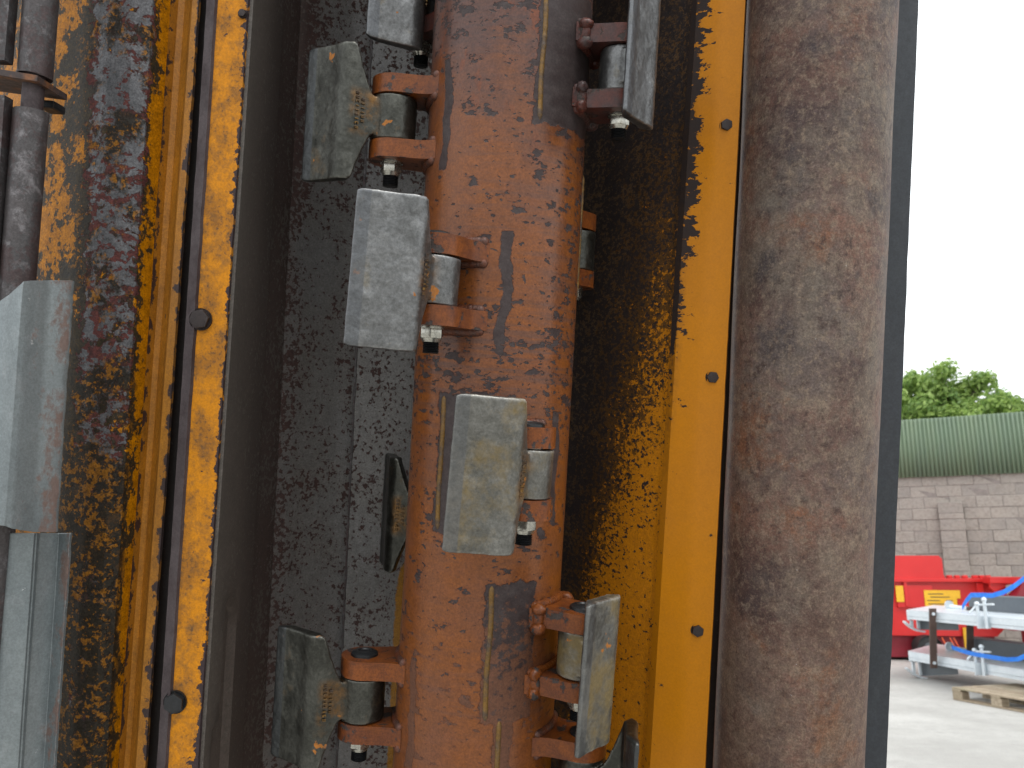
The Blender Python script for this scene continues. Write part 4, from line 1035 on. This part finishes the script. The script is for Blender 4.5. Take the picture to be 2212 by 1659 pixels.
    hexa(bm, [q+Vector((0, 0, zt-.17)), q1+Vector((0, 0, zt-.17)), q1+Vector((0, .05, zt-.17)), q+Vector((0, .05, zt-.17)), q+Vector((0, 0, zt-.12)), q1+Vector((0, 0, zt-.12)), q1+Vector((0, .05, zt-.12)), q+Vector((0, .05, zt-.12))])
    obj('cross_bar', bm, YM['redd'], o)
    return o, a, ex, ey, nrm
dk2, a2, ex2, ey2, nr2 = deck('lower galvanised steel deck, resting on curved skids on the concrete', .36, (245, 812), (440, 760), (1083, 950))
dk1, a1, ex1, ey1, nr1 = deck('upper white looking galvanised deck held on brown straps above the lower one', .93, (232, 515), (432, 480), (1083, 585), upper=True)
# brown straps between the decks
for lbl, s, w_ in (('brown flat steel strap joining both decks at the near side', .62, 0), ('brown flat steel strap joining both decks at the far side', 1.0, .55)):
    p1 = a1+ex1*s+ey1*w_+nr1*(.05 if not w_ else 0); p2 = a2+ex2*s*.98+ey2*w_+nr2*(.05 if not w_ else 0)
    t = thing('steel_strap', lbl, 'strap', Matrix.Translation((p2.x, p2.y, .2)), 'brown straps between the decks')
    d = p1-p2; bm = bmesh.new(); hexa(bm, [Vector((-.045, -.012, 0)), Vector((.045, -.012, 0)), Vector((.045, .012, 0)), Vector((-.045, .012, 0))] + [Vector((d.x+x_, d.y+y_, .78)) for x_, y_ in ((-.045, -.012), (.045, -.012), (.045, .012), (-.045, .012))])
    obj('bar', bm, YM['brown'], t, bevel=.004)
    for zz, f_ in ((.07, .09), (.71, .91)):
        bm = bmesh.new(); cyl(bm, (d.x*f_, d.y*f_-.03, zz), (d.x*f_, d.y*f_-.01, zz), .022, n=6); obj('bolt', bm, YM['galvb'], t)
# blue webbing
def ribbon(name, pts, label, wd=.06):
    bm = bmesh.new(); V = []
    for i, p in enumerate(pts):
        p = Vector(p); tw = .35*sin(i*1.3)
        V.append((bm.verts.new(p+Vector((0, .02*tw, wd/2))), bm.verts.new(p-Vector((0, .02*tw, wd/2)))))
    for i in range(len(V)-1): bm.faces.new((V[i][0], V[i][1], V[i+1][1], V[i+1][0]))
    bmesh.ops.subdivide_edges(bm, edges=list(bm.edges), cuts=1)
    r_ = bmesh.ops.solidify(bm, geom=list(bm.faces), thickness=.004)
    o = obj(name, bm, YM['blue'], None, smooth=True); tag(o, label, 'strap', 'blue webbing straps on the decks')
def gp(zx, zy, z): return ground_pt(*z2(zx, zy), z)
ribbon('webbing_strap', [at_dist(*z2(*p), Y_) for p, Y_ in (((635, 500), 11.6), ((665, 450), 11.5), ((700, 408), 11.4), ((770, 408), 11.2), ((850, 412), 11.0), ((935, 388), 10.9), ((1010, 345), 10.8), ((1083, 290), 10.8), ((1150, 250), 10.8))], 'pale blue webbing strap drawn over the grey panel of the upper deck')
ribbon('webbing_strap', [at_dist(*z2(*p), Y_) for p, Y_ in (((560, 785), 11.3), ((640, 815), 11.0), ((720, 835), 10.7), ((850, 858), 10.3), ((960, 875), 10.0), ((1040, 872), 9.9), ((1090, 850), 9.9), ((1200, 800), 9.9))], 'deep blue webbing strap lying along the lower deck', .05)

# ---- pallet
A = gp(568, 1165, 0); Bc = gp(1083, 1262, 0); Cc = gp(655, 1010, .144)
px_ = (Bc-A).normalized(); py_ = Vector((-px_.y, px_.x, 0));
pm = Matrix((px_, py_, Vector((0, 0, 1)))).transposed().to_4x4(); pm.translation = A
pal = thing('wooden_pallet', 'weathered wooden pallet lying on the concrete in front of the decks', 'pallet', pm)
PLx, PLy = 1.2, 1.0
def plank(nm, c, s):
    bm = bmesh.new(); box(bm, c, s); o = obj(nm, bm, YM['wood'], pal, Matrix.Rotation(random.uniform(-.006, .006), 4, 'Z'), bevel=.003, seg=1)
for i in range(7):
    plank('deck_board', (PLx/2, .055+i*(PLy-.11)/6, .133), (PLx, .10+.03*(i % 2), .021))
for j in (.06, PLx/2, PLx-.06): plank('cross_board', (j, PLy/2, .1115), (.12, PLy, .0215))
for j in (.07, PLx/2, PLx-.07):
    for y_ in (.06, PLy/2, PLy-.06): plank('spacer_block', (j, y_, .061), (.14, .11, .078))
for y_ in (.06, PLy/2, PLy-.06): plank('bottom_board', (PLx/2, y_, .011), (PLx, .11, .021))
